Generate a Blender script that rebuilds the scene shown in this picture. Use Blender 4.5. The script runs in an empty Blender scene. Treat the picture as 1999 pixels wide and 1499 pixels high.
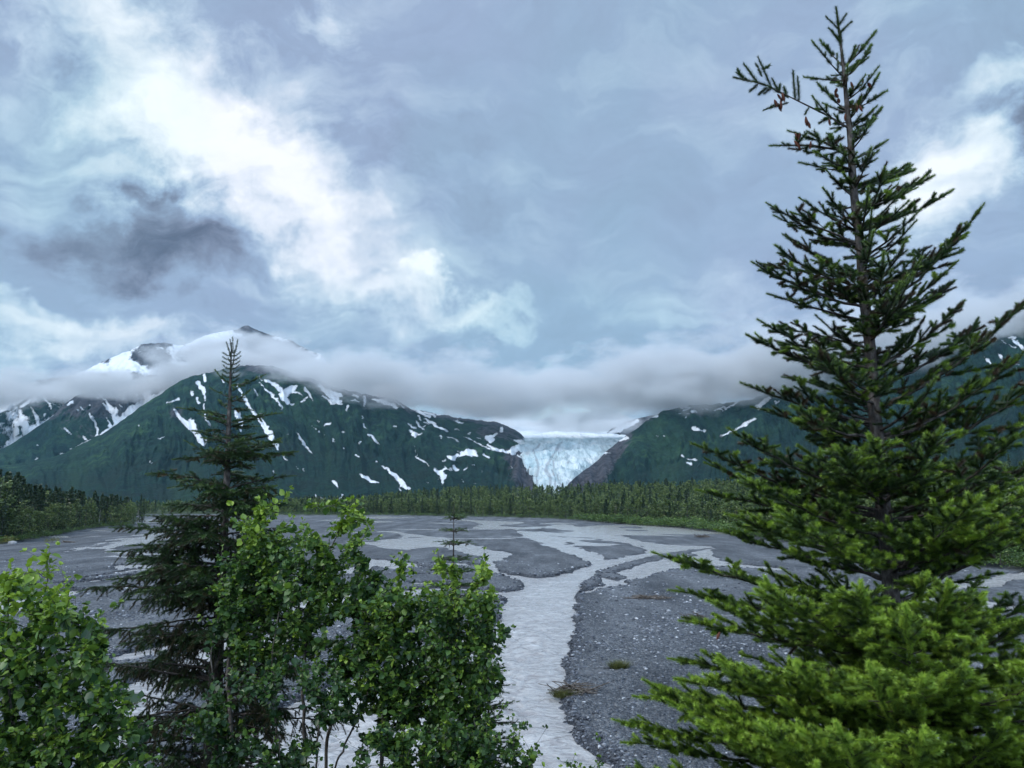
import bpy, math, random
import numpy as np
from mathutils import Vector
R = np.random.default_rng(7)
random.seed(7)
scene = bpy.context.scene
COL = scene.collection
# ------------------------------------------------------------------ camera model
FPX, CX, CY, PITCH, CAMZ = 1444.0, 999.5, 749.5, math.atan(225.5/1444.0), 12.0
SP, CP = math.sin(PITCH), math.cos(PITCH)
def pt(px, py, Y):
    """world point seen at photo pixel (px,py) at forward distance Y"""
    cx, cy = (px-CX)/FPX, (CY-py)/FPX
    k = Y/(CP-cy*SP)
    return (cx*k, Y + 0*k, CAMZ+(SP+cy*CP)*k)
def gy(px, py, z=0.0):
    """forward distance of the ground point (height z) at a pixel"""
    cy = (CY-py)/FPX
    return (z-CAMZ)*(CP-cy*SP)/(SP+cy*CP)
def proj(x, y, z):
    dz = z-CAMZ
    f = y*CP+dz*SP; u = -y*SP+dz*CP
    f = np.maximum(f, 0.1)
    return CX+FPX*x/f, CY-FPX*u/f
# ------------------------------------------------------------------ numpy noise
def _hash(ix, iy, iz, seed):
    h = (ix*374761393 + iy*668265263 + iz*2147483647 + seed*974711) & 0xFFFFFFFF
    h = ((h ^ (h >> 13))*1274126177) & 0xFFFFFFFF
    h = ((h ^ (h >> 16))*2246822519) & 0xFFFFFFFF
    return ((h ^ (h >> 15)) & 0xFFFFFF)/float(0xFFFFFF)
def vnoise(x, y, z=None, seed=0):
    x = np.asarray(x, float); y = np.asarray(y, float)
    z = np.zeros_like(x) if z is None else np.asarray(z, float)
    x0, y0, z0 = np.floor(x), np.floor(y), np.floor(z)
    fx, fy, fz = x-x0, y-y0, z-z0
    ix, iy, iz = x0.astype(np.int64), y0.astype(np.int64), z0.astype(np.int64)
    s = lambda t: t*t*t*(t*(t*6-15)+10)
    ux, uy, uz = s(fx), s(fy), s(fz)
    r = 0
    for dz in (0, 1):
        wz = uz if dz else 1-uz
        if dz and not np.any(fz): continue
        for dy in (0, 1):
            wy = uy if dy else 1-uy
            for dx in (0, 1):
                wx = ux if dx else 1-ux
                r = r + _hash(ix+dx, iy+dy, iz+dz, seed)*wx*wy*wz
    return r*2-1
def fbm(x, y, z=None, oct=4, seed=0, ridged=False, gain=0.5):
    a, f, s, n = 1.0, 1.0, 0, 0
    for o in range(oct):
        v = vnoise(x*f, y*f, None if z is None else z*f, seed+o*17)
        if ridged: v = 1-2*np.abs(v)
        s = s+a*v; n += a; a *= gain; f *= 2.03
    return s/n
def sstep(a, b, x):
    t = np.clip((x-a)/(b-a), 0, 1); return t*t*(3-2*t)
# ------------------------------------------------------------------ mesh + object helpers
def mesh_np(name, V, F=None, Q=None, attrs=None, smooth=False, mats=(), midx=None):
    """V (n,3); F (m,3) triangles and/or Q (k,4) quads"""
    me = bpy.data.meshes.new(name)
    V = np.ascontiguousarray(V, dtype=np.float32)
    loops, starts, tot = [], [], []
    nf = 0 if F is None else len(F); nq = 0 if Q is None else len(Q)
    me.vertices.add(len(V)); me.vertices.foreach_set('co', V.ravel())
    lp = []
    if nf: lp.append(np.asarray(F, dtype=np.int32).ravel())
    if nq: lp.append(np.asarray(Q, dtype=np.int32).ravel())
    lp = np.concatenate(lp)
    me.loops.add(len(lp)); me.loops.foreach_set('vertex_index', lp)
    me.polygons.add(nf+nq)
    st = np.concatenate([np.arange(nf)*3, nf*3+np.arange(nq)*4]).astype(np.int32)
    me.polygons.foreach_set('loop_start', st)
    if smooth: me.polygons.foreach_set('use_smooth', np.ones(nf+nq, dtype=bool))
    if midx is not None: me.polygons.foreach_set('material_index', np.asarray(midx, dtype=np.int32))
    for k, a in (attrs or {}).items():
        at = me.attributes.new(k, 'FLOAT', 'POINT'); at.data.foreach_set('value', np.asarray(a, dtype=np.float32).ravel())
    for m in mats: me.materials.append(m)
    me.update(calc_edges=True)
    return me
def grid_quads(nr, nc):
    i = np.arange(nr*nc).reshape(nr, nc)
    return np.stack([i[:-1, :-1], i[:-1, 1:], i[1:, 1:], i[1:, :-1]], -1).reshape(-1, 4)
def link(name, data, parent=None, loc=None):
    o = bpy.data.objects.new(name, data); COL.objects.link(o)
    if parent is not None: o.parent = parent
    if loc is not None: o.location = loc
    return o
def tag(o, label=None, cat=None, group=None, kind=None):
    if label: o['label'] = label
    if cat: o['category'] = cat
    if group: o['group'] = group
    if kind: o['kind'] = kind
    return o
def empty(name, loc=(0, 0, 0), rz=0.0):
    o = link(name, None); o.location = loc; o.rotation_euler = (0, 0, rz); o.empty_display_size = 0.3
    return o
# ------------------------------------------------------------------ node helpers
class NT:
    def __init__(self, tree): self.t = tree; tree.nodes.clear()
    def n(self, typ, **kw):
        nd = self.t.nodes.new(typ)
        ins = kw.pop('ins', {})
        for k, v in kw.items(): setattr(nd, k, v)
        for k, v in ins.items(): self.set(nd, k, v)
        return nd
    def set(self, nd, k, v):
        s = nd.inputs[k]
        if isinstance(v, bpy.types.NodeSocket): self.t.links.new(v, s)
        elif isinstance(v, bpy.types.Node): self.t.links.new(v.outputs[0], s)
        else: s.default_value = v
    def math(self, op, a, b=0.0, clamp=False):
        return self.n('ShaderNodeMath', operation=op, use_clamp=clamp, ins={0: a, 1: b}).outputs[0]
    def noise(self, vec, scale, detail=4, rough=0.55, out=0, dist=0.0, **k):
        return self.n('ShaderNodeTexNoise', ins={'Vector': vec, 'Scale': scale, 'Detail': detail, 'Roughness': rough, 'Distortion': dist}).outputs[out]
    def rng(self, v, a, b, c=0.0, d=1.0, smooth=False):
        return self.n('ShaderNodeMapRange', interpolation_type='SMOOTHSTEP' if smooth else 'LINEAR', ins={0: v, 1: a, 2: b, 3: c, 4: d}).outputs[0]
    def mix(self, f, a, b, blend='MIX'):
        nd = self.n('ShaderNodeMix', data_type='RGBA', blend_type=blend)
        self.set(nd, 0, f)
        for i, v in ((6, a), (7, b)):
            if isinstance(v, tuple) and len(v) == 3: v = v+(1,)
            self.set(nd, i, v)
        return nd.outputs[2]
    def attr(self, name): return self.n('ShaderNodeAttribute', attribute_name=name).outputs['Fac']
    def ramp(self, f, stops, interp='LINEAR'):
        nd = self.n('ShaderNodeValToRGB', ins={0: f}); cr = nd.color_ramp; cr.interpolation = interp
        while len(cr.elements) < len(stops): cr.elements.new(0.5)
        for e, (p, c) in zip(cr.elements, stops): e.position = p; e.color = tuple(c)+(1,)
        return nd.outputs[0]
def material(name, build):
    m = bpy.data.materials.new(name); m.use_nodes = True
    t = NT(m.node_tree); build(t, m); return m
def principled(t, color, rough=0.8, spec=0.3, normal=None, **kw):
    p = t.n('ShaderNodeBsdfPrincipled')
    if isinstance(color, tuple) and len(color) == 3: color = color+(1,)
    t.set(p, 'Base Color', color); t.set(p, 'Roughness', rough); t.set(p, 'Specular IOR Level', spec)
    if normal is not None: t.set(p, 'Normal', normal)
    for k, v in kw.items(): t.set(p, k.replace('_', ' '), v)
    o = t.n('ShaderNodeOutputMaterial', ins={'Surface': p.outputs[0]})
    return p, o
def bump(t, h, strength=0.5, dist=1.0):
    return t.n('ShaderNodeBump', ins={'Height': h, 'Strength': strength, 'Distance': dist}).outputs[0]
# ------------------------------------------------------------------ camera, render, sun
cam = bpy.data.cameras.new('camera'); co = link('camera', cam)
cam.sensor_width = 36; cam.lens = 36*FPX/1999.0; cam.clip_end = 60000; cam.clip_start = 0.05
co.location = (0, 0, CAMZ); co.rotation_euler = (math.pi/2+PITCH, 0, 0)
scene.camera = co
scene.render.engine = 'CYCLES'
cy = scene.cycles
cy.max_bounces = 6; cy.diffuse_bounces = 2; cy.glossy_bounces = 2; cy.transmission_bounces = 3; cy.transparent_max_bounces = 8
cy.volume_bounces = 2; cy.volume_step_rate = 1.0; cy.volume_max_steps = 96
cy.use_denoising = True
try: cy.denoiser = 'OPENIMAGEDENOISE'
except Exception: pass
cy.sample_clamp_indirect = 4.0
scene.view_settings.view_transform = 'Standard'; scene.view_settings.look = 'None'
scene.view_settings.exposure = 0.42; scene.view_settings.gamma = 1.0
SUN_EL, SUN_AZ = math.radians(42), math.radians(-35-180+90)   # filled in below
sun = bpy.data.lights.new('sun', 'SUN'); so = link('sun', sun)
sun.energy = 1.5; sun.angle = math.radians(14); sun.color = (1.0, 0.95, 0.86)
# light comes from the left, a little behind the camera
sd = Vector((-0.62, -0.45, 0.80)).normalized()
so.rotation_euler = sd.to_track_quat('Z', 'Y').to_euler(); so.location = (0, 0, 300)
# ------------------------------------------------------------------ sky
def sky_world():
    w = bpy.data.worlds.new('World'); scene.world = w; w.use_nodes = True
    t = NT(w.node_tree)
    sky = t.n('ShaderNodeTexSky'); sky.sky_type = 'NISHITA'; sky.sun_disc = False
    sky.sun_elevation = math.asin(sd.z); sky.sun_rotation = math.atan2(sd.x, sd.y)
    P = t.n('ShaderNodeTexCoord').outputs['Generated']
    # cloud-like warping of the lookup direction
    n1 = t.n('ShaderNodeTexNoise', ins={'Vector': P, 'Scale': 3.2, 'Detail': 5, 'Roughness': 0.55}).outputs['Color']
    n1 = t.n('ShaderNodeVectorMath', operation='SUBTRACT', ins={0: n1, 1: (0.5, 0.5, 0.5)}).outputs[0]
    n1 = t.n('ShaderNodeVectorMath', operation='SCALE', ins={0: n1, 3: 0.27}).outputs[0]
    W = t.n('ShaderNodeVectorMath', operation='ADD', ins={0: P, 1: n1}).outputs[0]
    n2 = t.n('ShaderNodeTexNoise', ins={'Vector': P, 'Scale': 9.0, 'Detail': 8, 'Roughness': 0.62}).outputs['Color']
    n2 = t.n('ShaderNodeVectorMath', operation='SUBTRACT', ins={0: n2, 1: (0.5, 0.5, 0.5)}).outputs[0]
    n2s = t.n('ShaderNodeVectorMath', operation='SCALE', ins={0: n2, 3: 0.19}).outputs[0]
    W2 = t.n('ShaderNodeVectorMath', operation='ADD', ins={0: W, 1: n2s}).outputs[0]
    def blob(px, py, rx, ry, ang, amp, soft=1.0, V=W2):
        d = np.array([*pt(px, py, 1000)])-np.array([0, 0, CAMZ]); r = np.linalg.norm(d); d /= r
        e = Vector(d)
        q = e.to_track_quat('Y', 'Z')      # Y along the ray, Z up
        from mathutils import Quaternion
        q = q @ Quaternion((0, 1, 0), math.radians(-ang)) if ang else q
        s = 1/FPX*0.92
        mp = t.n('ShaderNodeMapping', vector_type='TEXTURE')
        mp.inputs['Location'].default_value = e; mp.inputs['Rotation'].default_value = q.to_euler()
        mp.inputs['Scale'].default_value = (rx*s, 0.9, ry*s)
        t.set(mp, 'Vector', V)
        L = t.n('ShaderNodeVectorMath', operation='LENGTH', ins={0: mp.outputs[0]}).outputs['Value']
        return t.math('MULTIPLY', t.rng(L, 1.0+0.55*soft, 0.0, 0, 1, True), amp)
    def total(lst, base=0.0):
        s = base
        for b in lst: s = t.math('ADD', b, s)
        return s
    # ang: degrees counter-clockwise as seen in the picture.  brightness field
    B = BLOBS_LIGHT
    lite = total([blob(*b) for b in B], 0.0)
    dark = total([blob(*b) for b in BLOBS_DARK], 0.0)
    # streaky texture, sheared along the cloud band
    mp = t.n('ShaderNodeMapping', ins={'Vector': W, 'Rotation': (0, math.radians(32), 0), 'Scale': (1.6, 1.0, 4.2)})
    st = t.noise(mp.outputs[0], 2.4, 6, 0.55)
    st = t.math('SUBTRACT', st, 0.5)
    fine = t.math('SUBTRACT', t.noise(W, 6.5, 8, 0.6), 0.5)
    mp2 = t.n('ShaderNodeMapping', ins={'Vector': W, 'Rotation': (0, math.radians(38), 0), 'Scale': (2.0, 1.0, 5.0)})
    st2 = t.math('SUBTRACT', t.noise(mp2.outputs[0], 6.0, 8, 0.6), 0.5)
    puff = t.math('SUBTRACT', t.noise(W2, 11.0, 9, 0.62), 0.5)
    # ragged bright cloud: the trace only says where, the noise says how
    lr = t.math('ADD', lite, t.math('ADD', t.math('MULTIPLY', st, 1.15), t.math('ADD', t.math('MULTIPLY', fine, 0.7), t.math('MULTIPLY', st2, 0.6))))
    lr = t.math('MULTIPLY', t.rng(lr, 0.05, 0.80, 0.0, 0.70), t.rng(lite, 0.0, 0.25, 0.35, 1.0))
    dr = t.math('ADD', dark, t.math('ADD', t.math('MULTIPLY', puff, 0.55), t.math('MULTIPLY', fine, 0.45)))
    dr = t.math('MULTIPLY', t.math('ADD', t.rng(dr, 0.05, 0.85, 0.0, 0.42, True), t.math('MULTIPLY', t.rng(dr, 0.3, 0.7, 0.0, 0.28), t.math('ADD', fine, puff))), t.rng(dark, 0.02, 0.16, 0, 1, True))
    v = t.math('ADD', t.math('MULTIPLY', st2, 0.30), t.math('MULTIPLY', puff, 0.22))
    v = t.math('MULTIPLY', v, t.rng(lite, -0.1, 0.45, 0.30, 1.0))
    v = t.math('ADD', v, lr)
    v = t.math('ADD', v, t.math('MULTIPLY', st, 0.20))
    v = t.math('ADD', v, 0.40)
    v = t.math('SUBTRACT', v, dr)
    col = t.ramp(t.math('MULTIPLY', v, 0.8), SKY_STOPS)
    # slight colour drift between cyan and lilac
    hue = t.noise(P, 2.2, 3, 0.5)
    col = t.mix(t.rng(hue, 0.40, 0.60, 0, 1), t.mix(1.0, col, (0.95, 1.03, 1.01), 'MULTIPLY'), t.mix(1.0, col, (1.02, 0.985, 1.02), 'MULTIPLY'))
    # brighter overcast behind and above the camera
    sep = t.n('ShaderNodeSeparateXYZ', ins={0: P})
    back = t.rng(sep.outputs[1], 0.25, -0.6, 1.0, SKY_BACK, True)
    up = t.rng(sep.outputs[2], 0.62, 0.95, 1.0, SKY_UP, True)
    k = t.math('MULTIPLY', t.math('MULTIPLY', back, up), SKY_GAIN/SKY_STR)
    kc = t.n('ShaderNodeCombineXYZ', ins={0: k, 1: k, 2: k}).outputs[0]
    col = t.mix(1.0, col, kc, 'MULTIPLY')
    col = t.mix(0.93, sky.outputs[0], col)
    bg = t.n('ShaderNodeBackground', ins={'Color': col, 'Strength': SKY_STR})
    t.n('ShaderNodeOutputWorld', ins={'Surface': bg.outputs[0]})
    w.cycles.sampling_method = 'MANUAL'; w.cycles.sample_map_resolution = 512
SKY_STR, SKY_GAIN, SKY_BACK, SKY_UP = 0.1, 0.86, 2.9, 1.35
#               px   py   rx   ry  ang amp soft
BLOBS_LIGHT = [(330, 260, 520, 330, -30, 0.13, 1.0),
               (330, 170, 420, 90, -42, 0.40, 1.0),
               (520, 330, 330, 80, -40, 0.34, 1.0),
               (430, 260, 420, 190, -38, 0.22, 1.0),
               (640, 520, 170, 70, -30, 0.26, 1.0),
               (140, 620, 260, 45, -10, 0.48, 1.0),
               (60, 680, 150, 60, 0, 0.20, 1.0),
               (620, 20, 110, 50, -30, 0.28, 1.0),
               (760, 535, 60, 24, -5, 0.42, 1.0),
               (880, 585, 170, 34, -8, 0.30, 1.0),
               (1000, 640, 240, 90, -5, 0.10, 1.0),
               (1080, 712, 160, 22, 8, 0.20, 1.0),
               (1840, 290, 90, 80, 35, 0.50, 1.0),
               (1970, 130, 80, 70, 0, 0.40, 1.0),
               (1860, 60, 240, 130, 0, 0.16, 1.0),
               (1770, 400, 130, 90, 30, 0.22, 1.0),
               (1450, 560, 330, 80, 25, 0.08, 1.0),
               (1100, 800, 180, 60, 0, 0.32, 1.0)]
BLOBS_DARK = [(375, 450, 190, 90, -10, 0.80, 0.9),
              (320, 345, 65, 85, -35, 0.55, 1.0),
              (520, 420, 90, 30, -15, 0.25, 1.0),
              (170, 490, 250, 90, -10, 0.24, 1.0),
              (15, 390, 50, 40, 0, 0.30, 1.0),
              (150, 185, 190, 45, -35, 0.24, 1.0),
              (680, 500, 55, 60, 20, 0.36, 1.0),
              (640, 525, 120, 30, 10, 0.20, 1.0),
              (560, 240, 90, 60, -30, 0.12, 1.0),
              (500, 570, 150, 30, 0, 0.10, 1.0),
              (60, 660, 70, 20, 10, 0.18, 1.0),
              (130, 690, 120, 30, 25, 0.25, 1.0),
              (930, 280, 330, 400, 10, 0.12, 1.0),
              (900, 380, 200, 200, 0, 0.10, 1.0),
              (1280, 440, 80, 60, 10, 0.10, 1.0),
              (1950, 230, 75, 90, 40, 0.55, 1.0),
              (1860, 160, 80, 50, 30, 0.25, 1.0),
              (1900, 440, 150, 110, 20, 0.20, 1.0),
              (1700, 700, 420, 120, 10, 0.12, 1.0)]
SKY_STOPS = [(0.0, (0.095, 0.112, 0.165)), (0.14, (0.190, 0.225, 0.310)), (0.32, (0.310, 0.410, 0.560)),
             (0.46, (0.455, 0.580, 0.700)), (0.66, (0.700, 0.785, 0.850)), (0.9, (0.93, 0.98, 1.02))]
sky_world()
# ================================================================== RIVERBED, WATER, BLUFF
def smooth_poly(pts, n=2):
    P = np.array(pts, float)
    for _ in range(n):
        Q = np.roll(P, -1, 0); P = np.stack([P*0.75+Q*0.25, P*0.25+Q*0.75], 1).reshape(-1, 2)
    return P
def to_ground(P):
    out = []
    for x, y in P:
        Y = gy(x, y); cy_ = (CY-y)/FPX
        out.append(((x-CX)/FPX*Y/(CP-cy_*SP), Y))
    return np.array(out)
def stroke(pts, yoff=0):
    """a channel traced as (x, y_middle, half thickness in px)"""
    up = [(x, y-h) for x, y, h in pts]; dn = [(x, y+h) for x, y, h in pts][::-1]
    return up+dn
Z2 = lambda L: [(650+0.4*p[0], 700+0.4*p[1])+tuple(q*0.4 for q in p[2:]) for p in L]
Z4 = lambda L: [(550+0.2*p[0], 980+0.2*p[1])+tuple(q*0.2 for q in p[2:]) for p in L]
Z3 = lambda L: [(0.15*p[0], 980+0.15*p[1])+tuple(q*0.15 for q in p[2:]) for p in L]
WATER = [
 # the main channel with its confluence; runs round three gravel bars
 [(1260, 1600), (1200, 1500), (1150, 1470), (1118, 1440), (1106, 1400), (1098, 1352), (1098, 1320), (1103, 1290), (1119, 1240), (1122, 1190),
  (1128, 1165), (1131, 1152), (1140, 1138), (1165, 1118), (1210, 1101), (1250, 1091), (1300, 1080), (1354, 1074), (1402, 1067), (1350, 1064.5), (1320, 1064),
  (1282, 1062), (1250, 1057), (1226, 1048), (1180, 1040), (1150, 1035), (1120, 1026), (1094, 1022), (1060, 1029), (1094, 1034),
  (1126, 1036), (1158, 1044), (1170, 1056), (1202, 1056), (1242, 1064), (1274, 1076), (1230, 1087), (1186, 1095), (1174, 1089),
  (1166, 1080), (1130, 1070), (1096, 1060), (1120, 1052), (1090, 1047), (1030, 1040), (1010, 1043), (1040, 1052), (1068, 1067), (1094, 1077), (1122, 1085),
  (1156, 1098), (1150, 1105), (1100, 1121), (1064, 1129), (1000, 1124), (980, 1115), (962, 1104), (978, 1096), (1008, 1081),
  (970, 1075), (930, 1067), (905, 1056), (880, 1053), (840, 1049), (800, 1050), (735, 1054), (735, 1058), (800, 1060), (850, 1062),
  (872, 1070), (905, 1080), (940, 1087), (950, 1096), (944, 1104), (960, 1116), (985, 1128), (1030, 1143), (1008, 1157),
  (970, 1157), (920, 1150), (860, 1146), (860, 1152), (940, 1162), (985, 1166), (990, 1178), (975, 1190), (980, 1212), (950, 1235), (860, 1260), (760, 1300),
  (640, 1345), (520, 1400), (380, 1470), (250, 1600)],
 # strip right of the long bar
 Z2([(1195, 1165), (1300, 1138), (1400, 1108), (1500, 1075), (1600, 1050), (1700, 1020), (1850, 1008), (1990, 1025), (2200, 1040), (2200, 1020), (1990, 1008), (1870, 985), (1855, 948), (1890, 920),
     (1770, 942), (1740, 955), (1600, 985), (1500, 1005), (1440, 1030), (1350, 1052), (1440, 1060), (1420, 1085), (1300, 1110), (1200, 1145)]),
 Z2([(560, 776), (660, 788), (760, 792), (950, 798), (905, 808), (800, 812), (850, 822), (1040, 826), (1000, 832), (800, 832), (668, 831), (740, 806), (620, 786)]),
 Z2(stroke([(1000, 806, 2), (1100, 803, 2.5), (1180, 806, 1.5)])),
 Z2(stroke([(500, 768, 1.5), (700, 771, 2), (800, 770, 1)])),
 Z4(stroke([(930, 290, 5), (1090, 286, 8), (1190, 318, 14), (1380, 338, 12), (1600, 355, 5), (1800, 360, 4), (2300, 352, 3)])),
 Z4(stroke([(880, 384, 4), (1000, 378, 8), (1120, 372, 8), (1200, 395, 16), (1318, 405, 12)])),
 Z4(stroke([(1120, 380, 4), (1190, 345, 10), (1260, 330, 8)])),
 Z4(stroke([(1370, 352, 4), (1480, 400, 10), (1560, 395, 14), (1680, 430, 18), (1800, 470, 16), (1900, 500, 8)])),
 Z4(stroke([(1380, 428, 3), (1560, 432, 6), (1700, 470, 14), (1850, 505, 8), (2050, 515, 6)])),
 Z4(stroke([(470, 187, 3), (640, 190, 5), (850, 190, 5), (930, 186, 2)])),
 Z4(stroke([(1420, 202, 3), (1600, 208, 5), (1720, 210, 3)])),
 Z4(stroke([(1620, 162, 4), (1760, 178, 8), (2000, 186, 4)])),
 Z4(stroke([(880, 156, 4), (1000, 158, 5), (1300, 146, 2)])),
 Z4(stroke([(420, 280, 3), (520, 285, 8), (600, 290, 6), (760, 300, 3)])),
 Z4(stroke([(1100, 265, 2), (1400, 270, 3), (2200, 268, 2)])),
 Z4([(850, 560), (1080, 565), (1120, 590), (1300, 600), (1330, 625), (1450, 650), (1450, 665), (1300, 640), (1240, 625), (1180, 660), (1080, 665), (960, 640), (880, 620), (860, 700), (600, 720), (500, 690), (700, 640), (830, 600)]),
 Z4(stroke([(1260, 715, 6), (1450, 715, 6), (1600, 710, 3)])),
 Z4(stroke([(1500, 600, 6), (1640, 610, 16), (1900, 625, 8), (2000, 650, 30)])),
 Z4(stroke([(1250, 800, 12), (1440, 810, 22), (1600, 800, 6)])),
 # left side of the plain
 Z3(stroke([(840, 650, 8), (1000, 615, 10), (1160, 590, 10), (1300, 540, 8), (1440, 520, 5)])),
 Z3(stroke([(1100, 590, 8), (1300, 600, 14), (1400, 600, 40), (1480, 560, 36), (1650, 520, 30), (1900, 500, 40), (2100, 470, 40), (2300, 440, 10)])),
 Z3(stroke([(1250, 640, 8), (1400, 655, 12), (1700, 665, 12), (2000, 680, 12), (2300, 690, 30), (2500, 700, 16)])),
 Z3(stroke([(1400, 500, 4), (1600, 480, 10), (1800, 470, 6), (2000, 420, 14), (2200, 390, 6)])),
 Z3(stroke([(1400, 706, 5), (1600, 712, 9), (1800, 730, 14), (2100, 760, 30), (2300, 800, 20)])),
 Z3(stroke([(1500, 880, 20), (1600, 850, 36), (1750, 850, 20), (2000, 830, 30), (2400, 820, 50)])),
 Z3(stroke([(1000, 1010, 9), (1200, 985, 10), (1400, 950, 10), (1600, 915, 20), (1900, 880, 14), (2300, 900, 20)])),
 Z3(stroke([(-200, 1170, 45), (0, 1155, 40), (250, 1105, 24), (500, 1075, 10), (1000, 1072, 16), (1300, 1035, 24), (1700, 980, 20), (2100, 960, 30), (2700, 960, 30), (3200, 930, 14)])),
 Z3(stroke([(-300, 785, 4), (0, 772, 7), (150, 765, 6), (400, 742, 4), (620, 720, 4)])),
 Z3(stroke([(-200, 1010, 10), (0, 1000, 10), (200, 990, 6)])),
 Z3(stroke([(900, 600, 3), (1080, 590, 4)])),
 Z3(stroke([(1770, 236, 8), (1900, 238, 12), (2100, 235, 14), (2400, 240, 10)])),
 Z3(stroke([(1780, 262, 6), (1900, 270, 6), (2100, 255, 6)])),
 Z3(stroke([(1200, 372, 4), (1300, 368, 7), (1400, 374, 4)])),
 [(-80, 1172), (20, 1174), (60, 1166), (130, 1150), (170, 1160), (110, 1176), (60, 1186), (30, 1206), (-80, 1215)],
 [(180, 1400), (260, 1330), (330, 1300), (420, 1250), (520, 1240), (640, 1210), (600, 1250), (480, 1290), (380, 1330), (300, 1400), (250, 1480), (150, 1480)],
 stroke([(220, 1290, 10), (330, 1270, 9), (420, 1215, 8), (560, 1190, 10), (700, 1170, 12), (800, 1160, 8), (880, 1150, 4)]),
 stroke([(1800, 1150, 6), (1900, 1145, 10), (2000, 1120, 8), (2200, 1120, 10)]),
 stroke([(1560, 1180, 5), (1700, 1190, 8), (1820, 1170, 10), (2000, 1190, 8)]),
]
ISLANDS = [
 Z2([(1280, 1072), (1340, 1062), (1410, 1072), (1330, 1085)]),
 Z2([(1700, 962), (1760, 955), (1800, 960), (1750, 968)]),
]
def poly_sd(x, y, poly, reach=9.0):
    """signed distance (negative inside), only near the polygon; elsewhere `reach`"""
    sdv = np.full(x.shape, reach)
    lo, hi = poly.min(0)-reach, poly.max(0)+reach
    m = (x > lo[0]) & (x < hi[0]) & (y > lo[1]) & (y < hi[1])
    px_, py_ = x[m], y[m]
    if px_.size == 0: return sdv
    d2 = np.full(px_.shape, reach**2); ins = np.zeros(px_.shape, bool)
    Q = np.roll(poly, -1, 0)
    for (ax, ay), (bx, by) in zip(poly, Q):
        dy = by-ay
        if abs(dy) > 1e-9:
            c = ((ay > py_) != (by > py_)); 
            if c.any(): ins ^= c & (px_ < (bx-ax)*(py_-ay)/dy+ax)
        ex, ey = bx-ax, by-ay; L = ex*ex+ey*ey
        if L < 1e-12: continue
        sel = (px_ > min(ax, bx)-reach) & (px_ < max(ax, bx)+reach) & (py_ > min(ay, by)-reach) & (py_ < max(ay, by)+reach)
        if not sel.any(): continue
        qx, qy = px_[sel]-ax, py_[sel]-ay
        tt = np.clip((qx*ex+qy*ey)/L, 0, 1)
        d2[sel] = np.minimum(d2[sel], (qx-tt*ex)**2+(qy-tt*ey)**2)
    d = np.sqrt(d2); d[ins] *= -1
    sdv[m] = d
    return sdv
WP = [to_ground(smooth_poly(p)) for p in WATER]; IP = [to_ground(smooth_poly(p)) for p in ISLANDS]
def water_sd(x, y):
    """metres to the nearest bank, negative in the water"""
    wx = x+fbm(x*0.35, y*0.35, oct=3, seed=3)*0.55*np.clip(y/70, 0.6, 3)+fbm(x*1.5, y*1.5, oct=3, seed=5)*0.40+fbm(x*0.22, y*0.10, oct=4, seed=6)*1.6*sstep(70, 180, y)
    wy = y+fbm(x*0.30+9, y*0.30, oct=3, seed=4)*0.8*np.clip(y/60, 0.6, 3)
    s = np.full(x.shape, 9.0)
    for p in WP: s = np.minimum(s, poly_sd(wx, wy, p))
    for p in IP: s = np.maximum(s, -poly_sd(wx, wy, p))
    # thin braided strands on the far plain
    far = (y > 105) & (y < 560)
    if far.any():
        xf, yf = x[far], y[far]
        r = fbm(xf*0.016+0.8*vnoise(xf*0.01, yf*0.01, seed=8), yf*0.0065, oct=4, seed=9, ridged=True, gain=0.45)
        m = fbm(xf*0.008, yf*0.004, oct=2, seed=10)
        s2 = (0.635+0.14*sstep(0.25, -0.25, m)-r)*26; s[far] = np.minimum(s[far], np.where(s2 < 8, s2, 9))
    return s
# far edge of the gravel plain (where wood begins), as (photo x, photo y)
EDGE = [(-900, 1130), (-300, 1080), (0, 1062), (60, 1054), (120, 1043), (190, 1030), (262, 1026), (266, 1006), (330, 1004), (560, 1006), (740, 1006), (900, 1008), (1050, 1012),
        (1130, 1016), (1200, 1022), (1300, 1027), (1400, 1037), (1500, 1050), (1600, 1066), (1750, 1088), (1999, 1115), (2600, 1180)]
EDGE_X = np.array([(x-CX)/FPX/(CP-((CY-y)/FPX)*SP) for x, y in EDGE]); EDGE_Y = np.array([gy(x, y) for x, y in EDGE])
def edge_Y(x, Y):
    return np.interp(x/np.maximum(Y, 1), EDGE_X, EDGE_Y)
def ground_z(x, y):
    s = water_sd(x, y)
    return ground_from(x, y, s)
def ground_from(x, y, s):
    h = 0.42+0.20*fbm(x*0.05, y*0.03, oct=4, seed=11)+0.06*fbm(x*0.5, y*0.5, oct=3, seed=12)
    # old shallow flood channels on the bars
    h = h-0.16*sstep(0.45, 0.75, fbm(x*0.06+3, y*0.022, oct=3, seed=15, ridged=True))
    h = h*(0.10+0.90*sstep(240, 70, y)); bed = 0.14+0.21*sstep(240, 70, y)
    z = -bed+(h+bed)*sstep(-0.45, 0.55, s)
    e = edge_Y(x, y)
    b = y-e
    z = z+0.9*sstep(-4, 10, b)
    a = x/np.maximum(y, 1)
    rise = np.interp(a, [-1.2, -0.60, -0.50, -0.33, -0.22, -0.08, 0.35, 0.6, 1.2], [6, 6, 1, 1, 4, 17, 19, 26, 34])
    z = z+rise*sstep(30, 420, b)
    return z
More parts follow.
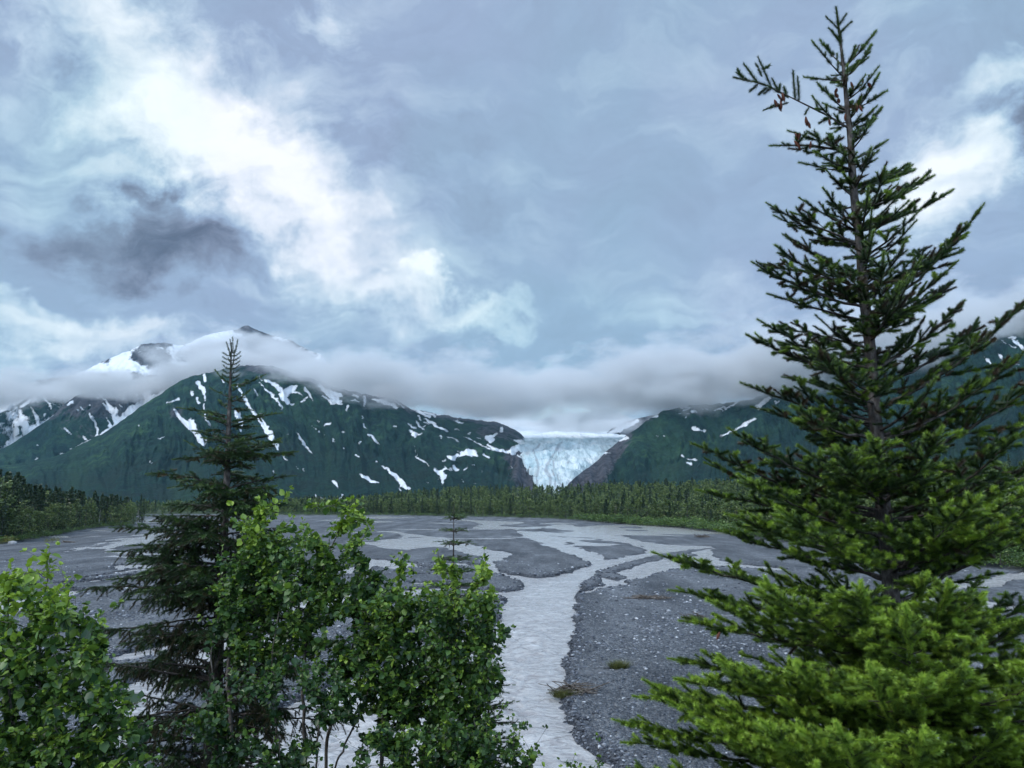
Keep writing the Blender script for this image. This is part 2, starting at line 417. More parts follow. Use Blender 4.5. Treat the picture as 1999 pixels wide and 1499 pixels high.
def build_ground():
    a1 = np.linspace(-0.74, 0.74, 1120); a0 = np.linspace(-2.6, -0.745, 120); a2 = np.linspace(0.745, 2.6, 120)
    A = np.concatenate([a0, a1, a2])
    vy = np.concatenate([np.linspace(1720, 1540, 30)[:-1], np.linspace(1540, 1080, 460)[:-1], np.linspace(1080, 1001, 210)])
    Yr = np.array([gy(999, v) for v in vy])
    Yr = np.concatenate([Yr, np.geomspace(Yr[-1]*1.02, 30000, 60)])
    AA, YY = np.meshgrid(A, Yr)
    X = AA*YY
    s = water_sd(X.ravel(), YY.ravel())
    z = ground_from(X.ravel(), YY.ravel(), s)
    # pebbly relief close to the camera
    near = sstep(110, 45, YY.ravel())
    z = z+near*0.10*fbm(X.ravel()*5, YY.ravel()*5, oct=2, seed=21)*sstep(-0.3, 0.2, s)
    far = sstep(1200, 3000, YY.ravel()); z = z-far*14
    V = np.stack([X.ravel(), YY.ravel(), z], 1)
    edge = edge_Y(X.ravel(), YY.ravel())
    veg = sstep(-3, 5, YY.ravel()-edge)
    me = mesh_np('riverbed', V, Q=grid_quads(*AA.shape), attrs={'bank': s, 'veg': veg}, smooth=True, mats=[M_gravel])
    g = link('riverbed', me); tag(g, kind='structure'); g['label'] = 'grey gravel riverbed plain'
    return g
def gravel_mat(t, m):
    P = t.n('ShaderNodeNewGeometry').outputs['Position']
    bank = t.attr('bank'); veg = t.attr('veg')
    big = t.noise(P, 0.05, 5, 0.6); mid = t.noise(P, 0.55, 5, 0.65)
    v = t.n('ShaderNodeTexVoronoi', feature='F1', ins={'Vector': P, 'Scale': 5.5, 'Randomness': 1.0})
    v2 = t.n('ShaderNodeTexVoronoi', feature='F1', ins={'Vector': P, 'Scale': 14.0, 'Randomness': 1.0})
    v3 = t.n('ShaderNodeTexVoronoi', feature='F1', ins={'Vector': P, 'Scale': 1.7, 'Randomness': 1.0})
    sep = t.n('ShaderNodeSeparateColor', ins={0: v.outputs['Color']}).outputs[0]
    sep2 = t.n('ShaderNodeSeparateColor', ins={0: v2.outputs['Color']}).outputs[0]
    sep3 = t.n('ShaderNodeSeparateColor', ins={0: v3.outputs['Color']}).outputs[0]
    base = t.ramp(big, [(0.35, (0.10, 0.111, 0.127)), (0.52, (0.185, 0.202, 0.222)), (0.68, (0.29, 0.305, 0.325))])
    base = t.mix(t.rng(mid, 0.42, 0.62, 0, 0.45), base, (0.105, 0.115, 0.130))
    mpb = t.n('ShaderNodeMapping', ins={'Vector': P, 'Rotation': (0, 0, 0.25), 'Scale': (0.16, 0.028, 0.1)})
    band = t.noise(mpb.outputs[0], 1.0, 6, 0.65)
    # individual stones: dark slate, mid grey, a few pale ones
    stone = t.ramp(sep, [(0.0, (0.045, 0.052, 0.063)), (0.42, (0.14, 0.155, 0.175)), (0.74, (0.27, 0.285, 0.31)), (0.92, (0.52, 0.54, 0.56))], 'CONSTANT')
    base = t.mix(0.52, base, stone)
    stone2 = t.ramp(sep2, [(0.0, (0.05, 0.06, 0.075)), (0.5, (0.15, 0.165, 0.195)), (0.88, (0.40, 0.42, 0.45))], 'CONSTANT')
    base = t.mix(0.30, base, stone2)
    stone3 = t.ramp(sep3, [(0.0, (0.065, 0.075, 0.095)), (0.4, (0.14, 0.155, 0.18)), (0.9, (0.26, 0.275, 0.30))], 'CONSTANT')
    base = t.mix(0.20, base, stone3)
    base = t.mix(1.0, base, t.ramp(band, [(0.34, (0.55, 0.56, 0.57)), (0.5, (1.0, 0.99, 0.97)), (0.66, (1.55, 1.52, 1.47))]), 'MULTIPLY')
    # smooth bands of silt
    mp = t.n('ShaderNodeMapping', ins={'Vector': P, 'Scale': (0.10, 0.26, 0.1)})
    silt = t.rng(t.noise(mp.outputs[0], 1.0, 5, 0.5), 0.60, 0.66, 0, 0.8, True)
    base = t.mix(silt, base, (0.10, 0.105, 0.113))
    mp = t.n('ShaderNodeMapping', ins={'Vector': P, 'Location': (40, 7, 0), 'Scale': (0.05, 0.20, 0.1)})
    pale = t.rng(t.noise(mp.outputs[0], 1.0, 5, 0.6), 0.64, 0.69, 0, 0.7, True)
    base = t.mix(pale, base, (0.30, 0.305, 0.315))
    # wet stones along the banks
    wet = t.rng(t.math('ADD', bank, t.math('MULTIPLY', mid, 1.2)), 0.55, 1.7, 1, 0, True)
    base = t.mix(wet, base, t.mix(1.0, base, (0.42, 0.43, 0.47), 'MULTIPLY'))
    grn = t.ramp(t.noise(P, 0.6, 4), [(0.3, (0.03, 0.05, 0.02)), (0.7, (0.07, 0.10, 0.035))])
    base = t.mix(veg, base, grn)
    h = t.math('ADD', t.math('MULTIPLY', v.outputs['Distance'], -0.9), t.math('MULTIPLY', v2.outputs['Distance'], -0.35))
    h = t.math('ADD', h, t.math('MULTIPLY', v3.outputs['Distance'], -0.8))
    h = t.math('MULTIPLY', h, t.rng(silt, 0, 0.8, 1, 0.2))
    nrm = bump(t, h, 1.0, 0.34)
    principled(t, base, rough=t.rng(wet, 0, 1, 0.75, 0.40), spec=0.35, normal=nrm)
M_gravel = material('gravel', gravel_mat)
def water_mat(t, m):
    P = t.n('ShaderNodeNewGeometry').outputs['Position']
    mp = t.n('ShaderNodeMapping', ins={'Vector': P, 'Rotation': (0, 0, math.radians(-12)), 'Scale': (0.8, 1.05, 1)})
    a = t.noise(mp.outputs[0], 1.05, 6, 0.62, dist=1.2)
    b = t.noise(mp.outputs[0], 0.32, 4, 0.55, dist=0.5)
    c = t.noise(P, 6.0, 3, 0.6)
    foam = t.math('MULTIPLY', t.rng(a, 0.60, 0.72, 0, 1, True), t.rng(b, 0.46, 0.62, 0, 1, True))
    foam = t.math('MULTIPLY', foam, t.attr('flow'))
    col = t.ramp(b, [(0.3, (0.40, 0.395, 0.395)), (0.7, (0.52, 0.515, 0.51))])
    col = t.mix(t.rng(a, 0.54, 0.38, 0, 0.75), col, (0.27, 0.255, 0.255))
    col = t.mix(foam, col, (0.78, 0.80, 0.82))
    h = t.math('ADD', t.math('MULTIPLY', a, 1.0), t.math('MULTIPLY', c, 0.12))
    h = t.math('ADD', h, t.math('MULTIPLY', b, 1.2))
    nrm = bump(t, h, t.attr('rip'), 0.30)
    principled(t, col, rough=t.rng(foam, 0, 1, 0.16, 0.7), spec=0.6, normal=nrm, IOR=1.33)
M_water = material('silty_water', water_mat)
def build_water():
    A = np.concatenate([np.linspace(-1.6, -0.75, 30), np.linspace(-0.74, 0.74, 700), np.linspace(0.75, 1.6, 30)])
    vy = np.concatenate([np.linspace(1700, 1090, 420)[:-1], np.linspace(1090, 1001, 60)])
    Yr = np.array([gy(999, v) for v in vy])
    AA, YY = np.meshgrid(A, Yr); X = (AA*YY).ravel(); Y = YY.ravel()
    s = water_sd(X, Y)
    deep = sstep(0.0, 3.0, -s)
    # standing waves across the main current
    cur = sstep(130, 60, Y)*deep
    u, v = X*0.97+Y*0.2, Y*0.98-X*0.2
    w = 0.19*fbm(u*0.55+0.5*vnoise(u*.3,v*.3,seed=2), v*0.85, oct=4, seed=31)+0.09*fbm(u*1.9, v*2.4, oct=3, seed=33)+0.09*(1-np.abs(fbm(u*0.35, v*0.65, oct=4, seed=37))*2.6)
    z = 0.0+w*(0.15+0.85*cur)
    V = np.stack([X, Y, z-0.02], 1)
    me = mesh_np('river', V, Q=grid_quads(*AA.shape), attrs={'flow': 0.2+0.8*cur, 'rip': 0.20+0.75*sstep(300, 50, Y)}, smooth=True, mats=[M_water])
    o = link('river', me); tag(o, 'pale silty braided river', kind='structure')
build_ground(); build_water()
# ---------------------------------------------------------------- bluff under the camera
def bluff_z(x, y):
    z = CAMZ-1.65-0.52*np.maximum(y-0.8, 0)
    z = z+0.18*fbm(np.asarray(x)*0.5, np.asarray(y)*0.5, oct=3, seed=41)
    return np.maximum(z, -0.6)
def soil_mat(t, m):
    P = t.n('ShaderNodeNewGeometry').outputs['Position']
    c = t.ramp(t.noise(P, 1.5, 6, 0.6), [(0.3, (0.03, 0.045, 0.018)), (0.5, (0.05, 0.07, 0.028)), (0.7, (0.085, 0.07, 0.045))])
    principled(t, c, 0.9, 0.2, bump(t, t.noise(P, 9, 5), 0.8, 0.1))
M_soil = material('mossy_soil', soil_mat)
xs = np.concatenate([np.linspace(-90, -16, 30)[:-1], np.linspace(-16, 16, 90), np.linspace(16, 90, 30)[1:]]); ys = np.linspace(-30, 26, 120)
XX, YY = np.meshgrid(xs, ys)
tag(link('bluff', mesh_np('bluff', np.stack([XX.ravel(), YY.ravel(), bluff_z(XX.ravel(), YY.ravel())], 1), Q=grid_quads(*XX.shape), smooth=True, mats=[M_soil])), 'mossy slope below the viewpoint', kind='structure')
# ================================================================== MOUNTAINS, GLACIER
Z1 = lambda L: [(0.35*p[0], 600+0.35*p[1], p[2]*0.35) for p in L]
Z2s = lambda L: [(650+0.4*p[0], 700+0.4*p[1], p[2]*0.4) for p in L]
Z5s = lambda L: [(1700+0.2*p[0], 600+0.2*p[1], p[2]*0.2) for p in L]
SNOW_L1 = [Z1(s) for s in [
 [(160, 490, 6), (60, 550, 14), (0, 580, 12)], [(-60, 530, 40), (30, 515, 34), (80, 500, 22)], [(60, 540, 20), (0, 560, 20), (-80, 590, 30)], [(240, 470, 9), (180, 510, 12), (110, 555, 9)],
 [(300, 470, 8), (240, 470, 12)], [(110, 575, 9), (128, 620, 12), (150, 660, 13), (145, 700, 16)], [(175, 555, 6), (200, 610, 10), (215, 660, 11)],
 [(400, 525, 5), (310, 610, 8), (255, 650, 15), (200, 690, 15), (145, 732, 10)], [(240, 500, 6), (275, 540, 6), (285, 570, 5)], [(90, 685, 20), (62, 735, 14), (35, 760, 6)],
 [(75, 680, 8), (95, 700, 14)], [(20, 640, 8), (0, 655, 5)], [(45, 625, 7), (50, 632, 6)], [(0, 795, 4), (10, 793, 4)], [(80, 758, 5), (60, 765, 4)], [(250, 595, 6), (255, 605, 5)], [(300, 480, 5), (310, 495, 7)],
 [(215, 690, 10), (240, 640, 6), (330, 580, 4)], [(-120, 640, 18), (-260, 800, 10)], [(-200, 560, 24), (-330, 640, 14)]]]
SNOW_L1B = [Z1(s) for s in [
 [(920, 465, 8), (850, 520, 28), (760, 575, 36), (700, 622, 32), (640, 672, 22), (560, 722, 14), (480, 760, 10)], [(480, 760, 10), (430, 785, 7), (395, 790, 3)], [(390, 803, 5), (340, 820, 4)],
 [(820, 480, 20), (835, 530, 22), (800, 570, 26)], [(740, 555, 18), (700, 600, 20)], [(580, 540, 8), (605, 565, 11), (640, 600, 20), (660, 640, 24)],
 [(550, 480, 5), (590, 520, 7), (620, 560, 10), (650, 595, 14)], [(500, 590, 5), (530, 640, 7), (545, 690, 9), (542, 735, 12)], [(590, 610, 5), (610, 650, 8), (622, 685, 8)],
 [(690, 490, 7), (650, 478, 5)], [(665, 545, 6), (675, 552, 5)], [(465, 715, 5), (490, 752, 8)], [(358, 668, 5), (380, 690, 6), (398, 708, 4)], [(430, 575, 6), (436, 577, 5)], [(455, 560, 8), (470, 570, 5)],
 [(545, 500, 6), (550, 505, 6)], [(500, 545, 4), (505, 548, 4)], [(205, 840, 5), (200, 852, 3)], [(205, 765, 4), (208, 767, 3)], [(380, 540, 9), (400, 530, 7)], [(700, 470, 6), (690, 515, 4)], [(760, 480, 7), (770, 500, 5)], [(640, 560, 5), (655, 580, 9)]]]
SNOW_L2 = [Z1(s) for s in [
 [(1140, 380, 10), (1145, 405, 11)], [(1105, 425, 13), (1140, 480, 9), (1143, 515, 4)], [(1125, 440, 10), (1140, 470, 8)], [(1140, 540, 7), (1143, 600, 5), (1160, 640, 8), (1180, 672, 4)], [(1190, 690, 2), (1198, 705, 2)],
 [(1068, 470, 10), (1075, 490, 9)], [(1095, 512, 9), (1108, 528, 9)], [(935, 530, 4), (965, 520, 6), (995, 510, 9)], [(970, 565, 5), (985, 590, 10), (1005, 615, 12), (1050, 655, 18), (1090, 690, 18), (1115, 735, 17), (1135, 765, 10)],
 [(1065, 635, 16), (1075, 660, 18)], [(1150, 735, 7), (1150, 750, 8)],
 [(1325, 430, 10), (1345, 470, 8), (1375, 530, 10), (1400, 575, 8), (1440, 610, 10), (1460, 640, 14), (1500, 700, 17), (1530, 750, 15), (1550, 790, 9)], [(1575, 820, 4), (1595, 850, 6)],
 [(1240, 400, 6), (1250, 415, 6)], [(1320, 580, 16), (1340, 640, 14), (1345, 690, 7)], [(1450, 425, 5), (1500, 470, 7), (1545, 515, 9)], [(1600, 525, 18), (1575, 490, 22), (1610, 465, 22), (1650, 440, 14)], [(1620, 470, 14), (1660, 475, 7), (1690, 490, 3)],
 [(1480, 400, 8), (1530, 430, 12), (1570, 460, 12)], [(1545, 515, 6), (1560, 545, 8), (1572, 562, 5)], [(1415, 455, 4), (1437, 490, 5)], [(1450, 390, 4), (1458, 402, 5)], [(1455, 590, 5), (1465, 600, 7)],
 [(1700, 455, 10), (1725, 485, 8), (1745, 515, 4)], [(1780, 435, 10), (1830, 480, 18), (1870, 505, 18), (1905, 535, 8)], [(1800, 455, 10), (1860, 475, 14), (1900, 495, 8)], [(1800, 495, 5), (1835, 520, 6)],
 [(1680, 522, 7), (1700, 518, 5)], [(1940, 545, 5), (1935, 570, 5)], [(1970, 480, 5), (1999, 500, 7)], [(1960, 520, 4), (1999, 525, 5)], [(1620, 537, 5), (1635, 540, 4)], [(1772, 632, 8), (1782, 634, 5)], [(1812, 655, 5), (1838, 648, 9)], [(1690, 510, 4), (1712, 500, 5)],
 [(1655, 698, 4), (1675, 725, 6), (1690, 750, 8), (1715, 785, 7), (1742, 820, 5)], [(1862, 740, 6), (1858, 736, 4)], [(1780, 690, 5), (1783, 695, 4)], [(1805, 705, 3), (1810, 708, 3)], [(1915, 788, 4), (1920, 790, 3)], [(1990, 828, 6), (1999, 830, 5)],
 [(1655, 888, 4), (1662, 895, 3)], [(1690, 903, 4), (1697, 907, 3)], [(1520, 912, 5), (1522, 920, 4)],
 [(1858, 966, 4), (1880, 985, 7), (1887, 1003, 4)], [(1757, 1043, 4), (1765, 1065, 8), (1768, 1082, 5)], [(1775, 1066, 4), (1820, 1067, 4)], [(1912, 1040, 4), (1905, 1060, 5), (1890, 1068, 5)], [(838, 855, 6), (842, 868, 4)], [(775, 655, 5), (778, 660, 3)], [(880, 730, 3), (910, 722, 4), (912, 716, 3)],
 [(1600, 710, 2), (1610, 712, 3)], [(1745, 660, 3), (1760, 680, 3)]]]+[Z2s(s) for s in [
 [(-10, 170, 20), (15, 185, 20), (30, 175, 10)], [(-10, 210, 14), (20, 212, 10), (45, 220, 6)], [(75, 228, 6), (68, 245, 5)], [(150, 185, 5), (158, 212, 8), (155, 225, 5)], [(190, 198, 5), (230, 205, 11), (260, 215, 10), (310, 238, 9)], [(320, 225, 5), (345, 240, 4)], [(95, 178, 6), (118, 188, 6)], [(110, 205, 4), (120, 210, 4)],
 [(150, 315, 6), (156, 338, 5)], [(145, 285, 3), (150, 290, 3)], [(175, 372, 4), (200, 393, 7), (222, 418, 5)], [(378, 350, 7), (395, 368, 14), (400, 380, 6)], [(395, 366, 7), (432, 368, 4)], [(368, 320, 5), (385, 330, 5), (402, 340, 4)], [(405, 308, 5), (425, 332, 7), (445, 345, 5)], [(440, 330, 4), (450, 325, 3)],
 [(385, 240, 5), (430, 265, 8), (470, 285, 8)], [(450, 262, 6), (495, 280, 7)], [(495, 265, 7), (520, 272, 8)], [(452, 295, 5), (490, 320, 8), (530, 340, 6), (562, 357, 4)], [(415, 280, 4), (430, 300, 5)], [(440, 310, 3), (470, 318, 3)], [(600, 345, 4), (612, 348, 4)], [(590, 300, 3), (640, 315, 3)],
 [(640, 380, 3), (700, 410, 4), (780, 450, 4)], [(560, 380, 3), (610, 400, 3)], [(520, 375, 3), (530, 388, 4)], [(565, 475, 8), (590, 488, 12), (605, 470, 8)], [(545, 492, 3), (548, 496, 3)], [(620, 472, 7), (650, 455, 14), (690, 465, 14), (705, 475, 8)], [(650, 440, 7), (690, 448, 8)], [(738, 470, 6), (765, 485, 5)], [(620, 455, 3), (610, 448, 3)],
 [(588, 528, 9), (600, 542, 10), (612, 542, 6)], [(640, 538, 5), (655, 528, 4)], [(570, 535, 4), (578, 548, 3)], [(752, 388, 12), (775, 398, 14)], [(765, 385, 10), (798, 370, 8)], [(820, 340, 7), (822, 355, 6)], [(660, 362, 3), (670, 366, 3)], [(700, 385, 2), (720, 395, 3)],
 [(755, 420, 6), (790, 440, 9), (830, 452, 9), (880, 460, 9)], [(860, 455, 8), (885, 440, 16), (915, 425, 16), (955, 405, 14)], [(890, 400, 8), (930, 408, 9), (960, 395, 8)], [(900, 470, 5), (930, 490, 5)], [(405, 475, 4), (440, 500, 5), (465, 520, 4)], [(495, 538, 6), (520, 555, 12), (545, 572, 12)], [(540, 570, 14), (535, 590, 11), (532, 612, 5)], [(535, 548, 7), (550, 535, 8)], [(545, 525, 3), (575, 548, 4)], [(550, 490, 4), (540, 500, 4)],
 [(243, 522, 4), (270, 548, 8), (300, 570, 11), (325, 595, 13), (350, 622, 12), (373, 638, 7)], [(325, 630, 5), (332, 640, 4)], [(132, 562, 4), (155, 580, 8), (180, 595, 10), (220, 605, 4)], [(0, 598, 6), (18, 612, 7), (27, 630, 4)], [(45, 660, 5), (40, 680, 7), (30, 684, 4)], [(118, 475, 5), (126, 478, 3)], [(132, 408, 6), (128, 415, 4)], [(52, 352, 4), (56, 355, 4)],
 [(470, 610, 3), (455, 600, 2)], [(680, 515, 3), (690, 520, 3)], [(520, 580, 2), (515, 590, 2)], [(690, 610, 2), (700, 608, 2)], [(860, 515, 3), (870, 535, 3)], [(400, 425, 1.5), (410, 470, 1.5)], [(300, 330, 4), (308, 332, 3)], [(210, 500, 3), (213, 503, 3)], [(625, 590, 2), (640, 600, 2)], [(725, 545, 2), (728, 550, 2)]]]
SNOW_R = [Z2s(s) for s in [
 [(1695, 240, 4), (1740, 238, 6)], [(1715, 250, 5), (1740, 248, 4)], [(1755, 255, 7), (1775, 262, 5)], [(1800, 248, 3), (1830, 245, 3)], [(1865, 250, 4), (1895, 243, 6), (1905, 252, 4)], [(1900, 240, 3), (1940, 240, 3)], [(1915, 245, 4), (1950, 228, 5), (1975, 208, 6)], [(1720, 285, 5), (1725, 287, 4)], [(1690, 265, 2), (1750, 270, 2)], [(1755, 340, 9), (1785, 345, 10)], [(1795, 350, 4), (1818, 352, 4)],
 [(1703, 475, 6), (1713, 482, 6)], [(1735, 490, 5), (1770, 497, 6)], [(1730, 508, 5), (1748, 517, 7)], [(1892, 382, 4), (1930, 362, 6), (1975, 340, 6), (2010, 320, 9), (2060, 290, 5)], [(1578, 380, 4), (1583, 382, 3)], [(1615, 378, 4), (1620, 376, 3)], [(2075, 235, 13), (2100, 210, 12), (2130, 190, 6)], [(2160, 215, 6), (2180, 205, 4)], [(2110, 260, 4), (2120, 255, 3)],
 [(1310, 455, 6), (1330, 465, 6)], [(1330, 430, 8), (1345, 410, 7)], [(1330, 460, 6), (1350, 462, 4)], [(1400, 395, 10), (1435, 390, 10)], [(1500, 310, 5), (1540, 290, 7), (1580, 280, 6)]]]+[Z5s(s) for s in [
 [(1370, 300, 6), (1410, 330, 18), (1440, 365, 20), (1500, 410, 20)], [(1500, 400, 18), (1560, 430, 12)], [(1255, 310, 3), (1320, 340, 6)], [(1340, 360, 4), (1410, 390, 8)], [(1350, 300, 10), (1410, 290, 10)], [(1105, 485, 5), (1140, 520, 12), (1165, 552, 10)], [(1240, 452, 8), (1268, 480, 12), (1285, 540, 6)], [(1318, 500, 6), (1325, 505, 5)], [(1420, 590, 6), (1412, 608, 7)], [(1130, 610, 5), (1140, 625, 4)], [(1350, 520, 10), (1450, 560, 6)]]]
def snow_value(px, py, streaks):
    val = np.full(px.shape, -3.0)
    wx = px+2.2*vnoise(px*0.16, py*0.16, seed=51); wy = py+2.2*vnoise(px*0.16+7, py*0.16, seed=52)
    for s in streaks:
        for (ax, ay, aw), (bx, by, bw) in zip(s[:-1], s[1:]):
            r = max(aw, bw)*2.5+5
            m = (wx > min(ax, bx)-r) & (wx < max(ax, bx)+r) & (wy > min(ay, by)-r) & (wy < max(ay, by)+r)
            if not m.any(): continue
            qx, qy = wx[m]-ax, wy[m]-ay; ex, ey = bx-ax, by-ay; L = ex*ex+ey*ey+1e-9
            tt = np.clip((qx*ex+qy*ey)/L, 0, 1); w = aw+(bw-aw)*tt
            d = np.hypot(qx-tt*ex, qy-tt*ey)
            val[m] = np.maximum(val[m], (w*1.0-d)/3.0)
    return val
def mountain(name, rows, x0, x1, nc, nr, relief, seed, streaks, label, rockfn, snowtop=None, back=True, freq=1.0):
    """rows: list of (t, [(px,py,Y)...]) from the foot to the ridge; a solid ridge with its own back slope"""
    pxs = np.linspace(x0, x1, nc)
    ts = np.linspace(0, 1, nr)
    G = []
    for t_, line in rows:
        L = np.array(line, float)
        yy = np.interp(pxs, L[:, 0], L[:, 1]); YY = np.interp(pxs, L[:, 0], L[:, 2])
        k = np.ones(9)/9; pad = np.pad(YY, 4, 'edge'); YY = np.convolve(pad, k, 'valid')
        P = np.array([pt(a, b, c) for a, b, c in zip(pxs, yy, YY)])
        G.append(P)
    G = np.array(G); tr = np.array([r[0] for r in rows])
    P = np.empty((nr, nc, 3))
    for i, t_ in enumerate(ts):
        k = min(np.searchsorted(tr, t_, side='right')-1, len(tr)-2); f = (t_-tr[k])/(tr[k+1]-tr[k])
        P[i] = G[k]*(1-f)+G[k+1]*f
    X, Y, Z = P[..., 0], P[..., 1], P[..., 2]
    T = ts[:, None]*np.ones((1, nc))
    # gullies run down the fall line: stretched along the slope
    A = np.arctan2(X, Y)*12*freq
    H = Z/620.0
    relief = relief*1.7; warp = fbm(A*0.7, H*1.5, oct=3, seed=seed+9)*0.6
    g = fbm(A*1.6+warp+0.35*H, H*0.6, oct=5, seed=seed, ridged=True, gain=0.55)
    g2 = fbm(A*6+warp*3, H*6.0+A*3, oct=4, seed=seed+3, gain=0.6)
    amp = relief*np.sin(np.clip(T, 0, 1)*math.pi*0.93+0.02)
    Y2 = Y-amp*(g-0.25)-0.55*amp*g2
    Z2 = Z+0.05*amp*g2
    # the ridge line itself is jagged
    edge = sstep(0.86, 1.0, T)
    Z2 = Z2+edge*relief*0.035*fbm(A*14, H*0, oct=4, seed=seed+5)
    X2 = X*(Y2/Y)
    if back:
        bk = []
        for j, (dy, fz) in enumerate(((180, 0.94), (600, 0.75), (1300, 0.4), (2200, -0.02))):
            sc = (Y2[-1]+dy)/Y2[-1]
            bk.append(np.stack([X2[-1]*sc, Y2[-1]+dy, Z2[-1]*fz], -1))
        Pf = np.concatenate([np.stack([X2, Y2, Z2], -1), np.array(bk)], 0)
        Tf = np.concatenate([T, np.full((len(bk), nc), 1.0)], 0)
    else: Pf, Tf = np.stack([X2, Y2, Z2], -1), T
    V = Pf.reshape(-1, 3)
    qx, qy = proj(V[:, 0], V[:, 1], V[:, 2])
    sn = snow_value(qx, qy, streaks)
    rock = rockfn(qx, qy, Tf.ravel())
    if snowtop is not None:
        sn = np.maximum(sn, snowtop(qx, qy, V))
    gl = np.concatenate([g.ravel(), np.tile(g[-1], Pf.shape[0]-nr)])
    me = mesh_np(name, V, Q=grid_quads(Pf.shape[0], nc), attrs={'snow': sn, 'rock': rock, 'gully': gl, 'low': Tf.ravel()}, smooth=True, mats=[M_mount])
    o = link(name, me); tag(o, label, kind='structure')
    return o
def mount_mat(t, m):
    P = t.n('ShaderNodeNewGeometry').outputs['Position']
    snow, rock, gully, low = (t.attr(k) for k in ('snow', 'rock', 'gully', 'low'))
    n1 = t.noise(P, 0.0035, 5, 0.6); n2 = t.noise(P, 0.014, 6, 0.65); n3 = t.noise(P, 0.06, 5, 0.7)
    mp = t.n('ShaderNodeMapping', ins={'Vector': P, 'Scale': (1.0, 1.0, 0.3)})
    n4 = t.noise(mp.outputs[0], 0.03, 5, 0.65)
    # alpine scrub and meadow
    g = t.ramp(t.math('ADD', t.math('MULTIPLY', n2, 0.6), t.math('MULTIPLY', n1, 0.4)),
               [(0.36, (0.005, 0.018, 0.017)), (0.46, (0.009, 0.033, 0.026)), (0.56, (0.020, 0.056, 0.034)), (0.66, (0.050, 0.105, 0.040))])
    # spruce woods on the lower slopes: blue-black patches
    wood = t.math('MULTIPLY', t.rng(t.math('ADD', n2, t.math('MULTIPLY', n1, 0.9)), 0.94, 0.99, 0, 1, True), t.rng(low, 0.62, 0.42, 0, 1, True))
    wcol = t.mix(n3, (0.006, 0.016, 0.016), (0.016, 0.034, 0.026))
    g = t.mix(t.math('MULTIPLY', wood, 0.9), g, wcol)
    g = t.mix(t.rng(t.math('ADD', gully, t.math('MULTIPLY', t.math('SUBTRACT', n3, 0.5), 0.8)), 0.15, -0.45, 0, 0.55, True), g, (0.028, 0.066, 0.032))
    g = t.mix(1.0, g, t.ramp(n3, [(0.3, (0.45, 0.45, 0.45)), (0.7, (1.5, 1.5, 1.5))]), 'MULTIPLY')
    rk = t.ramp(n4, [(0.35, (0.035, 0.034, 0.042)), (0.5, (0.075, 0.072, 0.085)), (0.65, (0.13, 0.12, 0.13))])
    rf = t.rng(t.math('ADD', t.math('ADD', rock, t.math('MULTIPLY', t.math('SUBTRACT', n2, 0.5), 1.7)), t.math('MULTIPLY', t.math('SUBTRACT', n3, 0.5), 0.6)), 0.40, 0.62, 0, 1, True)
    c = t.mix(rf, g, rk)
    sv = t.math('ADD', snow, t.math('MULTIPLY', t.math('SUBTRACT', n3, 0.5), 2.4))
    sv = t.math('ADD', sv, t.math('MULTIPLY', t.math('SUBTRACT', n4, 0.5), 1.0))
    sf = t.rng(sv, -0.15, 0.32, 0, 1, True)
    dirt = t.mix(t.rng(n2, 0.48, 0.68, 0, 0.55), (0.76, 0.79, 0.83), (0.42, 0.41, 0.41))
    c = t.mix(sf, c, dirt)
    h = t.math('ADD', t.math('MULTIPLY', n3, 0.8), t.math('MULTIPLY', n2, 1.6))
    h = t.math('MULTIPLY', h, t.rng(sf, 0, 1, 1.0, 0.25))
    nrm = bump(t, h, 1.0, 24.0)
    principled(t, c, 0.9, 0.12, nrm)
M_mount = material('alpine_slope', mount_mat)
# --- far massif (peak and shoulder rising out of the cloud)
ridge1 = [(-900, 900, 4300), (-300, 790, 4500), (0, 770, 4500), (25, 766, 4500), (75, 742, 4500), (100, 738, 4500), (130, 735, 4550), (160, 726, 4600), (200, 706, 4700), (250, 686, 4700), (275, 673, 4700), (300, 670, 4700), (322, 670, 4700), (345, 674, 4750), (362, 672, 4800),
          (400, 655, 4850), (440, 646, 4900), (462, 643, 4900), (470, 638, 4900), (478, 634.5, 4900), (486, 635, 4900), (500, 642, 4900), (520, 650, 4900), (545, 657, 4900), (570, 664, 4850), (600, 682, 4800), (625, 690, 4800), (645, 712, 4750), (700, 750, 4700), (760, 790, 4700), (900, 860, 4600), (1000, 905, 4500)]
shift = lambda L, dy, dY, xa=1.0: [(x, y+dy, Y+dY) for x, y, Y in L]
def rock1(px, py, T):
    r = 0.55+0.35*sstep(790, 730, py)-0.55*sstep(760, 860, py)
    return r
def snowtop1(px, py, V):
    # snowfields on the shoulder and the peak, with dark rock islands
    n = fbm(px*0.03, py*0.05, oct=4, seed=61)
    s = 0.9*sstep(752, 715, py)+n*1.6-0.35
    s = np.where((px > 276) & (px < 330) & (py < 676), -1.5, s)
    rocky = np.exp(-(((px-298)/26)**2+((py-692)/20)**2)); s = s-2.4*rocky
    s = np.where((py < 648) & (px > 463) & (px < 505), -2.0, s)
    s = s-1.6*np.exp(-(((px-560)/80)**2+((py-(685))/26)**2))-1.1*sstep(390, 470, px)*sstep(0.2, -0.3, n)
    s = np.where((px > 40) & (px < 260), np.maximum(s, 0.8*sstep(775, 750, py)+n*2.2-0.3), s)
    return np.where(px > 660, -1.0, s)
